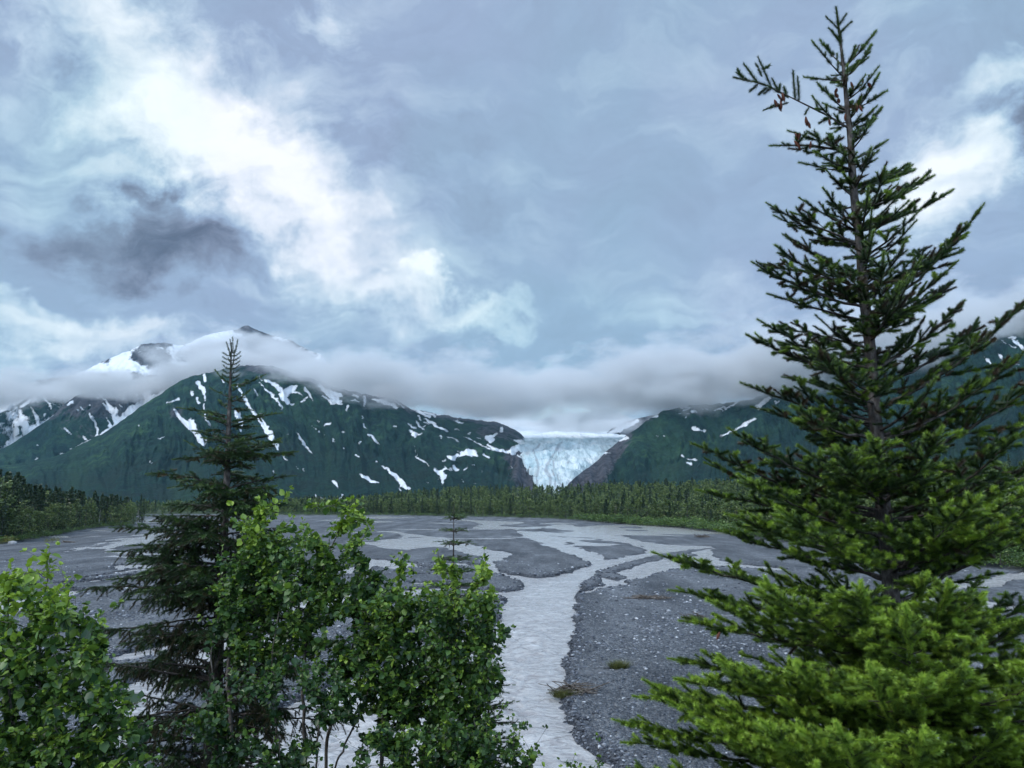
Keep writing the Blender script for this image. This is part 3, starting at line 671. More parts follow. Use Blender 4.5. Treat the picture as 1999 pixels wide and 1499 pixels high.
mountain('far_mountain', [(0, [(-900, 985, 3700), (1000, 985, 3700)]), (0.35, [(-900, 955, 3900), (0, 905, 4000), (300, 880, 4050), (600, 860, 4100), (1000, 940, 4100)]),
         (0.7, [(-900, 925, 4100), (0, 830, 4250), (300, 770, 4350), (480, 745, 4450), (650, 780, 4400), (1000, 920, 4300)]), (1, ridge1)], -900, 1000, 950, 190, 90, 101, SNOW_L1, 'rocky snow-streaked peak rising out of the low cloud', rock1, snowtop1)
# --- middle spur with the snow gully
ridge1b = [(-900, 1000, 3900), (-250, 960, 3900), (-100, 935, 3900), (0, 878, 3900), (30, 862, 3900), (60, 842, 3920), (100, 814, 3950), (125, 790, 3980), (145, 775, 4000), (170, 765, 4020), (200, 755, 4050), (260, 742, 4100), (340, 725, 4150), (420, 722, 4150), (520, 740, 4150), (640, 850, 4000), (700, 980, 3900)]
def rock1b(px, py, T):
    return 0.30+0.45*sstep(830, 770, py)-0.3*sstep(830, 880, py)+0.15*np.exp(-((px-210)/70)**2)
mountain('middle_spur', [(0, [(-900, 1010, 3300), (700, 985, 3300)]), (0.5, [(-900, 1005, 3600), (0, 915, 3600), (120, 885, 3650), (330, 800, 3750), (520, 850, 3750), (700, 982, 3600)]), (1, ridge1b)],
         -900, 700, 900, 150, 75, 131, SNOW_L1B, 'green spur with snow gullies left of the main mountain', rock1b)
# --- near flank, from the left foot over the crest to the glacier
ridge2 = [(-900, 975, 3000), (-300, 930, 3000), (-100, 915, 3000), (0, 908, 3050), (60, 902, 3100), (118, 888, 3150), (150, 872, 3200), (200, 846, 3250), (240, 820, 3300), (280, 790, 3350), (322, 762, 3400), (350, 745, 3450), (385, 732, 3500), (430, 722, 3550), (480, 712, 3600), (540, 716, 3600), (600, 735, 3600), (650, 755, 3600),
          (700, 768, 3600), (740, 774, 3600), (775, 782, 3620), (800, 797, 3650), (840, 805, 3680), (880, 813, 3700), (930, 820, 3720), (965, 823, 3750), (985, 829, 3750), (1005, 838, 3750), (1020, 850, 3700), (1030, 860, 3650), (1036, 868, 3550), (1040, 885, 3300), (1043, 905, 3000), (1046, 925, 2700), (1050, 945, 2450), (1053, 975, 2400)]
def rock2(px, py, T):
    r = -0.05+0.75*sstep(0.84, 0.99, T)*sstep(380, 520, px)
    r = np.maximum(r, 0.85*sstep(870, 880, py)*sstep(965, 1010, px+(py-900)*-0.3))
    r = np.maximum(r, 0.6*sstep(890, 960, px)*sstep(880, 850, py))
    r = np.maximum(r, 0.55*np.exp(-(((px-345)/22)**2+((py-805)/20)**2)))
    return r
mountain('near_mountain', [(0, [(-900, 1000, 1500), (0, 990, 1800), (500, 985, 1900), (900, 985, 2000), (1053, 985, 2150)]), (0.45, [(-900, 985, 2200), (0, 950, 2400), (300, 905, 2500), (450, 860, 2650), (700, 880, 2750), (900, 905, 2750), (1000, 925, 2600), (1053, 980, 2300)]), (1, ridge2)],
         -900, 1053, 1100, 230, 95, 161, SNOW_L2, 'dark green mountainside with long snow streaks', rock2)
# --- right-hand mountain
ridgeR = [(1106, 975, 2400), (1110, 942, 2400), (1125, 930, 2500), (1145, 915, 2650), (1165, 900, 2850), (1185, 880, 3000), (1200, 868, 3100), (1212, 858, 3150), (1225, 848, 3150), (1240, 838, 3150), (1255, 826, 3100), (1275, 812, 3100), (1295, 802, 3100), (1320, 795, 3100), (1360, 790, 3100), (1420, 787, 3100), (1470, 778, 3100),
          (1520, 755, 3100), (1600, 725, 3100), (1700, 690, 3100), (1800, 665, 3000), (1900, 640, 2900), (1999, 610, 2800), (2300, 560, 2600), (2900, 560, 2400)]
def rockR(px, py, T):
    r = -0.08+0.5*sstep(0.88, 1.0, T)
    return np.maximum(r, 0.95*sstep(1250, 1205, px+(py-860)*0.55))
mountain('right_mountain', [(0, [(1106, 985, 2100), (1400, 985, 1900), (1700, 985, 1600), (1999, 985, 1300), (2900, 1000, 1100)]), (0.5, [(1106, 980, 2250), (1200, 945, 2450), (1300, 905, 2600), (1420, 880, 2600), (1700, 830, 2400), (1999, 800, 2100), (2900, 760, 1700)]), (1, ridgeR)],
         1106, 2900, 1000, 190, 85, 191, SNOW_R, 'dark green mountainside right of the glacier', rockR)
ridgeF = [(1100, 880, 4300), (1180, 850, 4300), (1195, 835, 4300), (1215, 826, 4300), (1240, 818, 4300), (1262, 813, 4300), (1290, 808, 4300), (1400, 820, 4300)]
mountain('distant_ridge', [(0, [(1100, 950, 3900), (1400, 950, 3900)]), (1, ridgeF)], 1100, 1400, 120, 60, 40, 221, [[(1190, 845, 5), (1215, 835, 6), (1245, 822, 4)]], 'low snowy ridge behind the glacier', lambda px, py, T: px*0+0.8)
# --- glacier
def glac_mat(t, m):
    P = t.n('ShaderNodeNewGeometry').outputs['Position']
    mp = t.n('ShaderNodeMapping', ins={'Vector': P, 'Scale': (1.0, 0.28, 0.6)})
    crev = t.noise(mp.outputs[0], 0.022, 7, 0.7); fine = t.noise(P, 0.07, 5, 0.65); big = t.noise(P, 0.004, 3, 0.5)
    moraine = t.attr('moraine'); white = t.attr('white')
    c = t.ramp(crev, [(0.34, (0.24, 0.31, 0.34)), (0.45, (0.44, 0.53, 0.55)), (0.54, (0.57, 0.65, 0.67)), (0.66, (0.74, 0.78, 0.79))])
    c = t.mix(t.rng(big, 0.48, 0.66, 0, 0.4), c, (0.42, 0.60, 0.66))
    c = t.mix(t.rng(t.math('ADD', white, t.math('MULTIPLY', fine, 0.4)), 0.55, 0.95, 0, 1, True), c, (0.80, 0.85, 0.88))
    c = t.mix(t.rng(t.math('ADD', moraine, t.math('MULTIPLY', t.math('SUBTRACT', crev, 0.5), 2.4)), 0.35, 1.0, 0, 0.62, True), c, (0.22, 0.22, 0.24))
    h = t.math('ADD', t.math('MULTIPLY', crev, 1.8), t.math('MULTIPLY', fine, 0.8))
    principled(t, c, 0.6, 0.3, bump(t, h, 0.8, 9.0))
M_ice = material('glacier_ice', glac_mat)
def build_glacier():
    rows = [(1042, 1114, 975, 2400), (1044, 1112, 958, 2430), (1046, 1110, 945, 2480), (1040, 1128, 930, 2620), (1030, 1146, 915, 2780), (1020, 1165, 900, 2950), (1012, 1182, 885, 3100),
            (1000, 1205, 870, 3280), (1000, 1225, 860, 3450), (985, 1240, 852, 3700), (960, 1260, 846, 4200), (930, 1290, 842, 5200), (900, 1320, 841, 6500)]
    nr, nc = 300, 260
    rr = np.array(rows, float); ii = np.linspace(0, len(rows)-1, nr)
    P = np.zeros((nr, nc, 3)); 
    for i, q in enumerate(ii):
        l, r, y, Y = (np.interp(q, np.arange(len(rows)), rr[:, k]) for k in range(4))
        for j, f in enumerate(np.linspace(0, 1, nc)):
            P[i, j] = pt(l+(r-l)*f, y, Y)
    f = np.linspace(0, 1, nc)[None, :]; k = (ii/(len(rows)-1))[:, None]
    u = (f-0.5)*2
    X, Y, Z = P[..., 0], P[..., 1], P[..., 2]
    crev = fbm(X*0.012, Y*0.02+f*2, oct=5, seed=71, ridged=True)
    seracs = fbm(X*0.03, Y*0.05, oct=4, seed=72, ridged=True)
    fall = np.exp(-((k-0.42)/0.28)**2)
    Z2 = Z+(6+16*fall)*(crev-0.2)+(5+8*fall)*(seracs-0.2)-14*np.abs(u)**4*(1-k)-8*np.abs(u)**2
    steps = 9*fall*np.sin(Y*0.035+3*fbm(X*0.006, Y*0.004, oct=2, seed=73)); Z2 = Z2+steps
    Z2 = Z2+sstep(0.6, 0.85, k)*16*fbm(X*0.004, Y*0.001, oct=4, seed=78)
    qx, qy = proj(X.ravel(), Y.ravel(), Z2.ravel())
    mor = np.zeros(qx.shape)
    for line, w in (([(1075, 948), (1072, 930), (1068, 915), (1072, 900), (1080, 888), (1090, 872), (1098, 862)], 5.0), ([(1086, 948), (1084, 932), (1078, 918), (1081, 902), (1088, 890)], 2.5), ([(1098, 948), (1092, 935), (1090, 925)], 2.5), ([(1048, 905), (1044, 890), (1042, 878), (1052, 868)], 3.5)):
        L = np.array(line, float); xc = np.interp(-qy, -L[:, 1], L[:, 0]); on = (qy > L[-1, 1]-3)
        mor = np.maximum(mor, on*np.exp(-((qx-xc+3*vnoise(qx*0.1, qy*0.15, seed=75))/w)**2))
    mor = np.maximum(mor, 1.1*np.exp(-(((qx-1109)/4)**2+((qy-903)/4)**2)))
    mor = np.maximum(mor, 0.8*np.exp(-(((qx-1028)/14)**2+((qy-885)/6)**2)))
    edge = np.maximum(sstep(0.86, 1.0, np.abs(u)*np.ones_like(Z)).ravel()*sstep(862, 890, qy), 0)
    mor = np.maximum(mor, edge*0.7)
    white = np.maximum(sstep(862, 848, qy), 0.8*sstep(-0.72, -0.98, (u*np.ones_like(Z)).ravel())*sstep(900, 880, qy))
    me = mesh_np('glacier', np.stack([X.ravel(), Y.ravel(), Z2.ravel()], 1), Q=grid_quads(nr, nc), attrs={'moraine': mor, 'white': white}, smooth=True, mats=[M_ice])
    tag(link('glacier', me), 'pale blue crevassed glacier tongue descending between the mountains', kind='structure')
build_glacier()
# ================================================================== AIR: haze and the low cloud bank
def box_mesh(name, lo, hi, mats):
    x0, y0, z0 = lo; x1, y1, z1 = hi
    V = [(x0, y0, z0), (x1, y0, z0), (x1, y1, z0), (x0, y1, z0), (x0, y0, z1), (x1, y0, z1), (x1, y1, z1), (x0, y1, z1)]
    Q = [(0, 3, 2, 1), (4, 5, 6, 7), (0, 1, 5, 4), (1, 2, 6, 5), (2, 3, 7, 6), (3, 0, 4, 7)]
    return mesh_np(name, np.array(V), Q=np.array(Q), mats=mats)
def haze_mat(t, m):
    v = t.n('ShaderNodeVolumePrincipled', ins={'Color': HAZE_COL+(1,), 'Density': HAZE_DEN, 'Anisotropy': 0.0})
    t.n('ShaderNodeOutputMaterial', ins={'Volume': v.outputs[0]})
HAZE_COL, HAZE_DEN = (0.36, 0.70, 0.92), 0.000024
M_haze = material('haze_air', haze_mat)
tag(link('haze', box_mesh('haze', (-16000, -300, -16), (16000, 9000, 1450), [M_haze])), kind='stuff')
CLOUD = [ # px, py, Y, rx px, rz px, ry m, angle
 (30, 758, 4050, 110, 18, 350, 0), (150, 758, 3950, 150, 15, 380, 3), (270, 753, 3850, 140, 17, 380, 6), (385, 725, 3900, 90, 34, 380, 10), (430, 686, 4250, 62, 25, 240, 22), (480, 674, 4250, 50, 18, 200, 0), (540, 688, 4250, 85, 26, 240, -18), (480, 722, 4000, 90, 30, 380, 0), (600, 720, 4000, 80, 30, 380, -16), (630, 745, 3700, 120, 24, 420, -4),
 (700, 742, 3500, 130, 34, 400, -4), (790, 752, 3450, 130, 40, 400, -6), (890, 762, 3400, 140, 46, 400, -8), (1000, 770, 3400, 140, 46, 420, -4), (1120, 764, 3350, 150, 50, 420, 2), (1240, 746, 3300, 150, 52, 420, 10), (1370, 735, 3100, 160, 62, 420, 8), (1500, 712, 2950, 170, 62, 420, 14),
 (1660, 668, 2850, 190, 60, 400, 14), (1850, 640, 2750, 220, 50, 350, 14), (1110, 832, 4350, 160, 15, 300, 0), (2100, 590, 2650, 250, 60, 350, 14), (-120, 770, 4000, 160, 30, 350, 0)]
def cloud_mat(t, m):
    P = t.n('ShaderNodeNewGeometry').outputs['Position']
    mp = t.n('ShaderNodeMapping', ins={'Vector': P, 'Scale': (0.7, 0.8, 1.5)})
    n = t.noise(mp.outputs[0], 0.0052, 5, 0.60)
    n = t.math('SUBTRACT', n, 0.5)
    nb = t.math('SUBTRACT', t.noise(P, 0.0021, 2, 0.5), 0.5)
    s = None
    for px, py, Y, rx, rz, ry, ang in CLOUD:
        c = pt(px, py, Y); k = Y/FPX
        mpn = t.n('ShaderNodeMapping', vector_type='TEXTURE')
        mpn.inputs['Location'].default_value = c; mpn.inputs['Rotation'].default_value = (0, -math.radians(ang), 0)
        mpn.inputs['Scale'].default_value = (rx*k*1.25, ry*1.25, rz*k*1.25)
        t.set(mpn, 'Vector', P)
        L = t.n('ShaderNodeVectorMath', operation='LENGTH', ins={0: mpn.outputs[0]}).outputs['Value']
        w = t.math('SUBTRACT', 1.0, L)
        s = w if s is None else t.n('ShaderNodeMath', operation='SMOOTH_MAX', ins={0: s, 1: w, 2: 0.25}).outputs[0]
    d = t.math('ADD', s, t.math('ADD', t.math('MULTIPLY', n, 3.1), t.math('MULTIPLY', nb, 1.3)))
    d = t.rng(d, 0.08, 0.70, 0, CLOUD_DEN, True)
    v = t.n('ShaderNodeVolumePrincipled', ins={'Color': (0.985, 0.988, 0.995, 1), 'Density': d, 'Anisotropy': 0.2})
    t.n('ShaderNodeOutputMaterial', ins={'Volume': v.outputs[0]})
    m.cycles.volume_step_rate = 0.20
CLOUD_DEN = 0.011
M_cloud = material('cloud_vapour', cloud_mat)
cb = link('low_cloud', box_mesh('low_cloud', (-4200, 2300, 330), (4200, 4600, 1100), [M_cloud])); tag(cb, 'low grey cloud bank lying across the mountains', kind='stuff')
# ================================================================== FOREGROUND TREES
def bark_mat(c0, c1, c2, sc=30.0):
    def f(t, m):
        P = t.n('ShaderNodeTexCoord').outputs['Object']
        mp = t.n('ShaderNodeMapping', ins={'Vector': P, 'Scale': (1, 1, 0.45)})
        n = t.noise(mp.outputs[0], sc, 6, 0.7); n2 = t.noise(P, sc*0.2, 3, 0.5)
        v = t.math('ADD', t.math('MULTIPLY', n, 0.7), t.math('MULTIPLY', n2, 0.3))
        principled(t, t.ramp(v, [(0.36, c0), (0.5, c1), (0.64, c2)]), 0.9, 0.2, bump(t, n, 0.8, 0.01))
    return f
M_bark_spruce = material('spruce_bark', bark_mat((0.020, 0.017, 0.015), (0.060, 0.050, 0.045), (0.15, 0.135, 0.125)))
M_bark_alder = material('alder_bark', bark_mat((0.035, 0.030, 0.025), (0.085, 0.075, 0.065), (0.19, 0.175, 0.155)))
def needle_mat(lo, mid, hi, dead=(0.06, 0.042, 0.025)):
    def f(t, m):
        v = t.attr('tint')
        c = t.ramp(v, [(0.0, dead), (0.12, dead), (0.2, lo), (0.55, mid), (1.0, hi)])
        geo = t.n('ShaderNodeNewGeometry')
        d = t.n('ShaderNodeBsdfPrincipled', ins={'Base Color': c, 'Roughness': 0.42, 'Specular IOR Level': 0.5})
        tr = t.n('ShaderNodeBsdfTranslucent', ins={'Color': t.mix(1.0, c, (1.2, 1.3, 0.6), 'MULTIPLY')})
        mx = t.n('ShaderNodeMixShader', ins={0: 0.22, 1: d.outputs[0], 2: tr.outputs[0]})
        t.n('ShaderNodeOutputMaterial', ins={'Surface': mx.outputs[0]})
    return f
M_needle = material('spruce_needles', needle_mat((0.014, 0.036, 0.012), (0.062, 0.115, 0.020), (0.27, 0.40, 0.048)))
M_needle2 = material('dark_spruce_needles', needle_mat((0.022, 0.050, 0.022), (0.060, 0.108, 0.040), (0.14, 0.21, 0.06), (0.070, 0.060, 0.034)))
M_leaf = material('alder_leaves', needle_mat((0.020, 0.055, 0.020), (0.075, 0.150, 0.030), (0.28, 0.40, 0.050), (0.09, 0.07, 0.02)))
def cone_mat(t, m):
    P = t.n('ShaderNodeTexCoord').outputs['Object']
    n = t.noise(P, 120, 3)
    principled(t, t.ramp(n, [(0.3, (0.05, 0.018, 0.012)), (0.7, (0.20, 0.07, 0.04))]), 0.7, 0.3)
M_cone = material('cone_scales', cone_mat)
class Wood:
    """tapered tubes gathered into one mesh"""
    def __init__(self): self.V = []; self.Q = []; self.nv = 0
    def tube(self, pts, rad, k=6, wob=0.0):
        P = np.asarray(pts, float); r = np.asarray(rad, float); n = len(P)
        T = np.gradient(P, axis=0); T /= np.linalg.norm(T, axis=1)[:, None]+1e-9
        ref = np.array([0.0, 0, 1]) if abs(T[0, 2]) < 0.8 else np.array([0.0, 1, 0])
        U = np.cross(T, ref); U /= np.linalg.norm(U, axis=1)[:, None]+1e-9; W = np.cross(T, U)
        a = np.arange(k)*2*math.pi/k
        rr = r[:, None]*(1+(wob*R.standard_normal((n, k)) if wob else 0))
        V = P[:, None, :]+rr[..., None]*(np.cos(a)[None, :, None]*U[:, None, :]+np.sin(a)[None, :, None]*W[:, None, :])
        i = np.arange(n*k).reshape(n, k)+self.nv; j = np.roll(i, -1, 1)
        self.Q.append(np.stack([i[:-1], j[:-1], j[1:], i[1:]], -1).reshape(-1, 4)); self.V.append(V.reshape(-1, 3)); self.nv += n*k
    def segs(self, A, B, ra, rb, k=3):
        """many straight tapered twigs at once"""
        A, B = np.asarray(A, float), np.asarray(B, float)
        T = B-A; T /= np.linalg.norm(T, axis=1)[:, None]+1e-9
        ref = np.where(np.abs(T[:, 2:3]) < 0.9, np.array([[0.0, 0, 1]]), np.array([[1.0, 0, 0]]))
        U = np.cross(T, ref); U /= np.linalg.norm(U, axis=1)[:, None]+1e-9; W = np.cross(T, U)
        a = np.arange(k)*2*math.pi/k; c, s = np.cos(a)[None, :, None], np.sin(a)[None, :, None]
        ra = np.broadcast_to(ra, (len(A),))[:, None, None]; rb = np.broadcast_to(rb, (len(A),))[:, None, None]
        VA = A[:, None]+ra*(c*U[:, None]+s*W[:, None]); VB = B[:, None]+rb*(c*U[:, None]+s*W[:, None])
        V = np.concatenate([VA, VB], 1).reshape(-1, 3)
        i = np.arange(len(A))[:, None]*2*k+np.arange(k)[None]+self.nv; j = np.arange(len(A))[:, None]*2*k+(np.arange(k)[None]+1) % k+self.nv
        self.Q.append(np.stack([i, j, j+k, i+k], -1).reshape(-1, 4)); self.V.append(V); self.nv += len(V)
    def arrays(self): return np.concatenate(self.V), np.concatenate(self.Q)
def needles(A, B, tint, dens, ln, wd, spread=52, jit=0.25, up_bias=0.25):
    """needle triangles round every shoot A->B"""
    A, B, tint = np.asarray(A, float), np.asarray(B, float), np.asarray(tint, float)
    L = np.linalg.norm(B-A, axis=1); n = np.maximum((L*dens).astype(int), 3)
    idx = np.repeat(np.arange(len(A)), n); N = len(idx)
    u = R.random(N)
    T = (B-A)/(L[:, None]+1e-9); ref = np.where(np.abs(T[:, 2:3]) < 0.9, np.array([[0.0, 0, 1]]), np.array([[1.0, 0, 0]]))
    U = np.cross(T, ref); U /= np.linalg.norm(U, axis=1)[:, None]+1e-9; W = np.cross(U, T)   # W points up
    th = R.random(N)*2*math.pi
    th = th+up_bias*np.cos(th)       # fewer needles underneath
    rad = np.cos(th)[:, None]*U[idx]+np.sin(th)[:, None]*W[idx]
    sp = np.radians(spread+R.normal(0, 9, N))*(1-0.22*u**4)
    D = T[idx]*np.cos(sp)[:, None]+rad*np.sin(sp)[:, None]
    l = ln*(1+jit*R.standard_normal(N))*(1-0.25*u)
    base = A[idx]+T[idx]*(L[idx]*u)[:, None]
    S = np.cross(D, rad); S /= np.linalg.norm(S, axis=1)[:, None]+1e-9
    V = np.stack([base-S*wd/2, base+S*wd/2, base+D*l[:, None]+S*wd*0.15], 1).reshape(-1, 3)
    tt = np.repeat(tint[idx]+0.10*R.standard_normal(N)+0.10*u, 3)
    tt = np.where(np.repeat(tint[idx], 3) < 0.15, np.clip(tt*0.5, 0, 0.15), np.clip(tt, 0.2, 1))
    return V, np.arange(N*3).reshape(-1, 3), tt
UP = np.array([0.0, 0, 1])
def norm(v): return v/(np.linalg.norm(v)+1e-9)
def bez(p0, p1, p2, n):
    s = np.linspace(0, 1, n)[:, None]; return (1-s)**2*p0+2*s*(1-s)*p1+s**2*p2
class Spruce:
    def __init__(self, seed, shoot=0.075, lat_gap=0.055, ter_gap=0.042, droop=0.0, lat_len=0.42, young=0.3):
        self.rs = np.random.default_rng(seed); self.main = Wood(); self.twA = []; self.twB = []; self.twR = []
        self.sA = []; self.sB = []; self.sT = []
        self.o = (shoot, lat_gap, ter_gap, droop, lat_len, young)
    def shoot(self, a, b, tint):
        self.sA.append(a); self.sB.append(b); self.sT.append(tint)
    def twig(self, a, b, r0=0.0022, r1=0.001):
        self.twA.append(a); self.twB.append(b); self.twR.append((r0, r1))
    def lateral(self, p, d, up, L, tint, droop, dead=0.0):
        shoot, lat_gap, ter_gap, _, _, young = self.o; rs = self.rs
        n = max(2, int(L/0.07)+1); pts = [p]; dd = d.copy()
        for i in range(n):
            dd = norm(dd+UP*(-droop*0.22+0.05*rs.standard_normal())+0.07*rs.standard_normal(3)); pts.append(pts[-1]+dd*L/n)
        pts = np.array(pts)
        for i in range(n):
            self.twig(pts[i], pts[i+1], 0.0036*(1-i/(n+1))+0.0008, 0.0036*(1-(i+1)/(n+1))+0.0008)
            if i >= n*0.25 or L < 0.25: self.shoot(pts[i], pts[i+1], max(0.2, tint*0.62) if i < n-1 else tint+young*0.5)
        # side shoots
        s = 0.03; side = 1 if rs.random() < 0.5 else -1
        while s < L-0.02:
            f = s/L*n; i = min(int(f), n-1); q = pts[i]+(pts[i+1]-pts[i])*(f-i); T = norm(pts[i+1]-pts[i]); S = norm(np.cross(T, up))
            ang = math.radians(rs.uniform(38, 58)); l = shoot*rs.uniform(0.55, 1.3)*(0.65+0.5*(1-s/L))
            if rs.random() > dead:
                D = norm(T*math.cos(ang)+S*side*math.sin(ang)+UP*(rs.uniform(-0.12, 0.22)-droop*0.75))
                e = q+D*l; new = rs.random() < young
                self.shoot(q, e, tint+(rs.uniform(0.10, 0.55) if new else rs.uniform(-0.28, 0.02)))
                self.twig(q, e, 0.0016, 0.0008)
                if l > shoot*0.95 and L > 0.25:   # a forked pair
                    for sg in (-1, 1):
                        D2 = norm(D*0.75+S*sg*side*0.5+T*0.25+UP*(rs.uniform(-0.1, 0.1)-droop*0.3)); m_ = q+D*l*rs.uniform(0.3, 0.6)
                        self.shoot(m_, m_+D2*l*0.6, tint+(0.3 if new else 0))
            side = -side; s += ter_gap*rs.uniform(0.7, 1.35)
    def branch(self, p0, p1, sag=0.12, r0=0.02, tint=0.45, dens=1.0, dead=0.0, bare=0.12, curl=0.0, latk=1.0, droop=None):
        shoot, lat_gap, ter_gap, droop0, lat_len, young = self.o; rs = self.rs
        droop = droop0 if droop is None else droop
        p0, p1 = np.asarray(p0, float), np.asarray(p1, float); ch = p1-p0; L = np.linalg.norm(ch)
        ctrl = p0+ch*0.5-UP*sag*L+rs.standard_normal(3)*0.03*L
        n = max(5, int(L/0.09)); C = bez(p0, ctrl, p1, n+1)
        C[1:-1] += rs.standard_normal((n-1, 3))*0.006*min(1, L)
        s_ = np.linspace(0, 1, n+1)
        self.main.tube(C, r0*(1-s_)**0.8*0.9+0.0022, 6, 0.06)
        T = np.gradient(C, axis=0); T /= np.linalg.norm(T, axis=1)[:, None]
        for i in range(n):
            if s_[i] > 0.35+bare: self.shoot(C[i], C[i+1], tint)
        self.shoot(C[-1], C[-1]+T[-1]*shoot*0.9, tint+0.3)
        s = bare*L+0.02; side = 1
        while s < L-0.01:
            f = s/L; i = min(int(f*n), n-1); q = C[i]+(C[i+1]-C[i])*(f*n-i); t = T[i]
            S = norm(np.cross(t, UP)); Un = norm(np.cross(S, t))
            rem = L*(1-f)
            l = min(lat_len, 0.50*rem+0.07)*rs.uniform(0.6, 1.12)*latk*(0.6+0.4*min(1, f*3.5))
            ang = math.radians(rs.uniform(42, 62)-14*f)
            k = rs.random()
            if k < 0.80: D = t*math.cos(ang)+S*side*math.sin(ang)+Un*rs.uniform(-0.05, 0.32)
            else: D = t*math.cos(ang)+Un*math.sin(ang)*rs.uniform(0.6, 1.0)+S*side*0.3; l *= 0.5
            if rs.random() < dens:
                if rs.random() < dead: self.lateral(q, norm(D-UP*0.4), Un, l*0.8, 0.05, droop+0.3, 0.35)
                elif l < 0.09: self.shoot(q, q+norm(D)*max(l, 0.04), tint+rs.uniform(0, 0.3)); 
                else: self.lateral(q, norm(D), Un, l, tint+rs.uniform(-0.1, 0.1), droop)
            side = -side; s += lat_gap*rs.uniform(0.7, 1.3)*(0.6 if f > 0.75 else 1)
        return C
    def finish(self, name, loc, label, cat, mat_needle, dens=700, ln=0.014, wd=0.0022, group=None, cones=()):
        root = empty(name, loc); tag(root, label, cat, group)
        off = np.array(loc)
        V, Q = self.main.arrays(); link('trunk', mesh_np('trunk', V-off, Q=Q, smooth=True, mats=[M_bark_spruce]), root)
        tw = Wood(); r = np.array(self.twR); tw.segs(self.twA, self.twB, r[:, 0], r[:, 1], 3); TV, TQ = tw.arrays()
        NV, NF, nt = needles(self.sA, self.sB, self.sT, dens, ln, wd)
        Vv = np.concatenate([NV, TV])-off; Qq = TQ+len(NV)
        mid = np.concatenate([np.zeros(len(NF)), np.ones(len(Qq))]).astype(int)
        me = mesh_np('crown', Vv, F=NF, Q=Qq, attrs={'tint': np.concatenate([nt, np.zeros(len(TV))])}, mats=[mat_needle, M_bark_spruce], midx=mid)
        link('crown', me, root)
        for c in cones: 
            o = link('cone', c[0], root); o.location = np.array(c[1])-off; o.rotation_euler = c[2]; o.scale = (c[3],)*3
        print(name, 'shoots', len(self.sA), 'needles', len(NF))
        return root
def cone_mesh():
    V, F = [], []
    L, nrow, k = 0.062, 9, 8
    for i in range(nrow):
        f = i/(nrow-1); r = 0.0125*math.sin(math.pi*(0.12+0.80*f))**0.7
        for j in range(k):
            a = 2*math.pi*(j+(0.5 if i % 2 else 0))/k; w = 2*math.pi/k*0.62
            z = -L*f; b = len(V)
            V += [(0.55*r*math.cos(a-w), 0.55*r*math.sin(a-w), z+0.003), (0.55*r*math.cos(a+w), 0.55*r*math.sin(a+w), z+0.003), (r*1.15*math.cos(a+w*0.5), r*1.15*math.sin(a+w*0.5), z-0.007), (r*1.15*math.cos(a-w*0.5), r*1.15*math.sin(a-w*0.5), z-0.007)]
            F.append((b, b+1, b+2, b+3))
        b = len(V)
    b = len(V); m = 8                     # core
    for i in range(6):
        f = i/5; r = 0.0095*math.sin(math.pi*(0.06+0.88*f))
        V += [(r*math.cos(2*math.pi*j/m), r*math.sin(2*math.pi*j/m), -L*1.02*f) for j in range(m)]
    for i in range(5):
        for j in range(m): F.append((b+i*m+j, b+i*m+(j+1) % m, b+(i+1)*m+(j+1) % m, b+(i+1)*m+j))
    return mesh_np('cone', np.array(V), Q=np.array(F), mats=[M_cone])
CONE = cone_mesh()
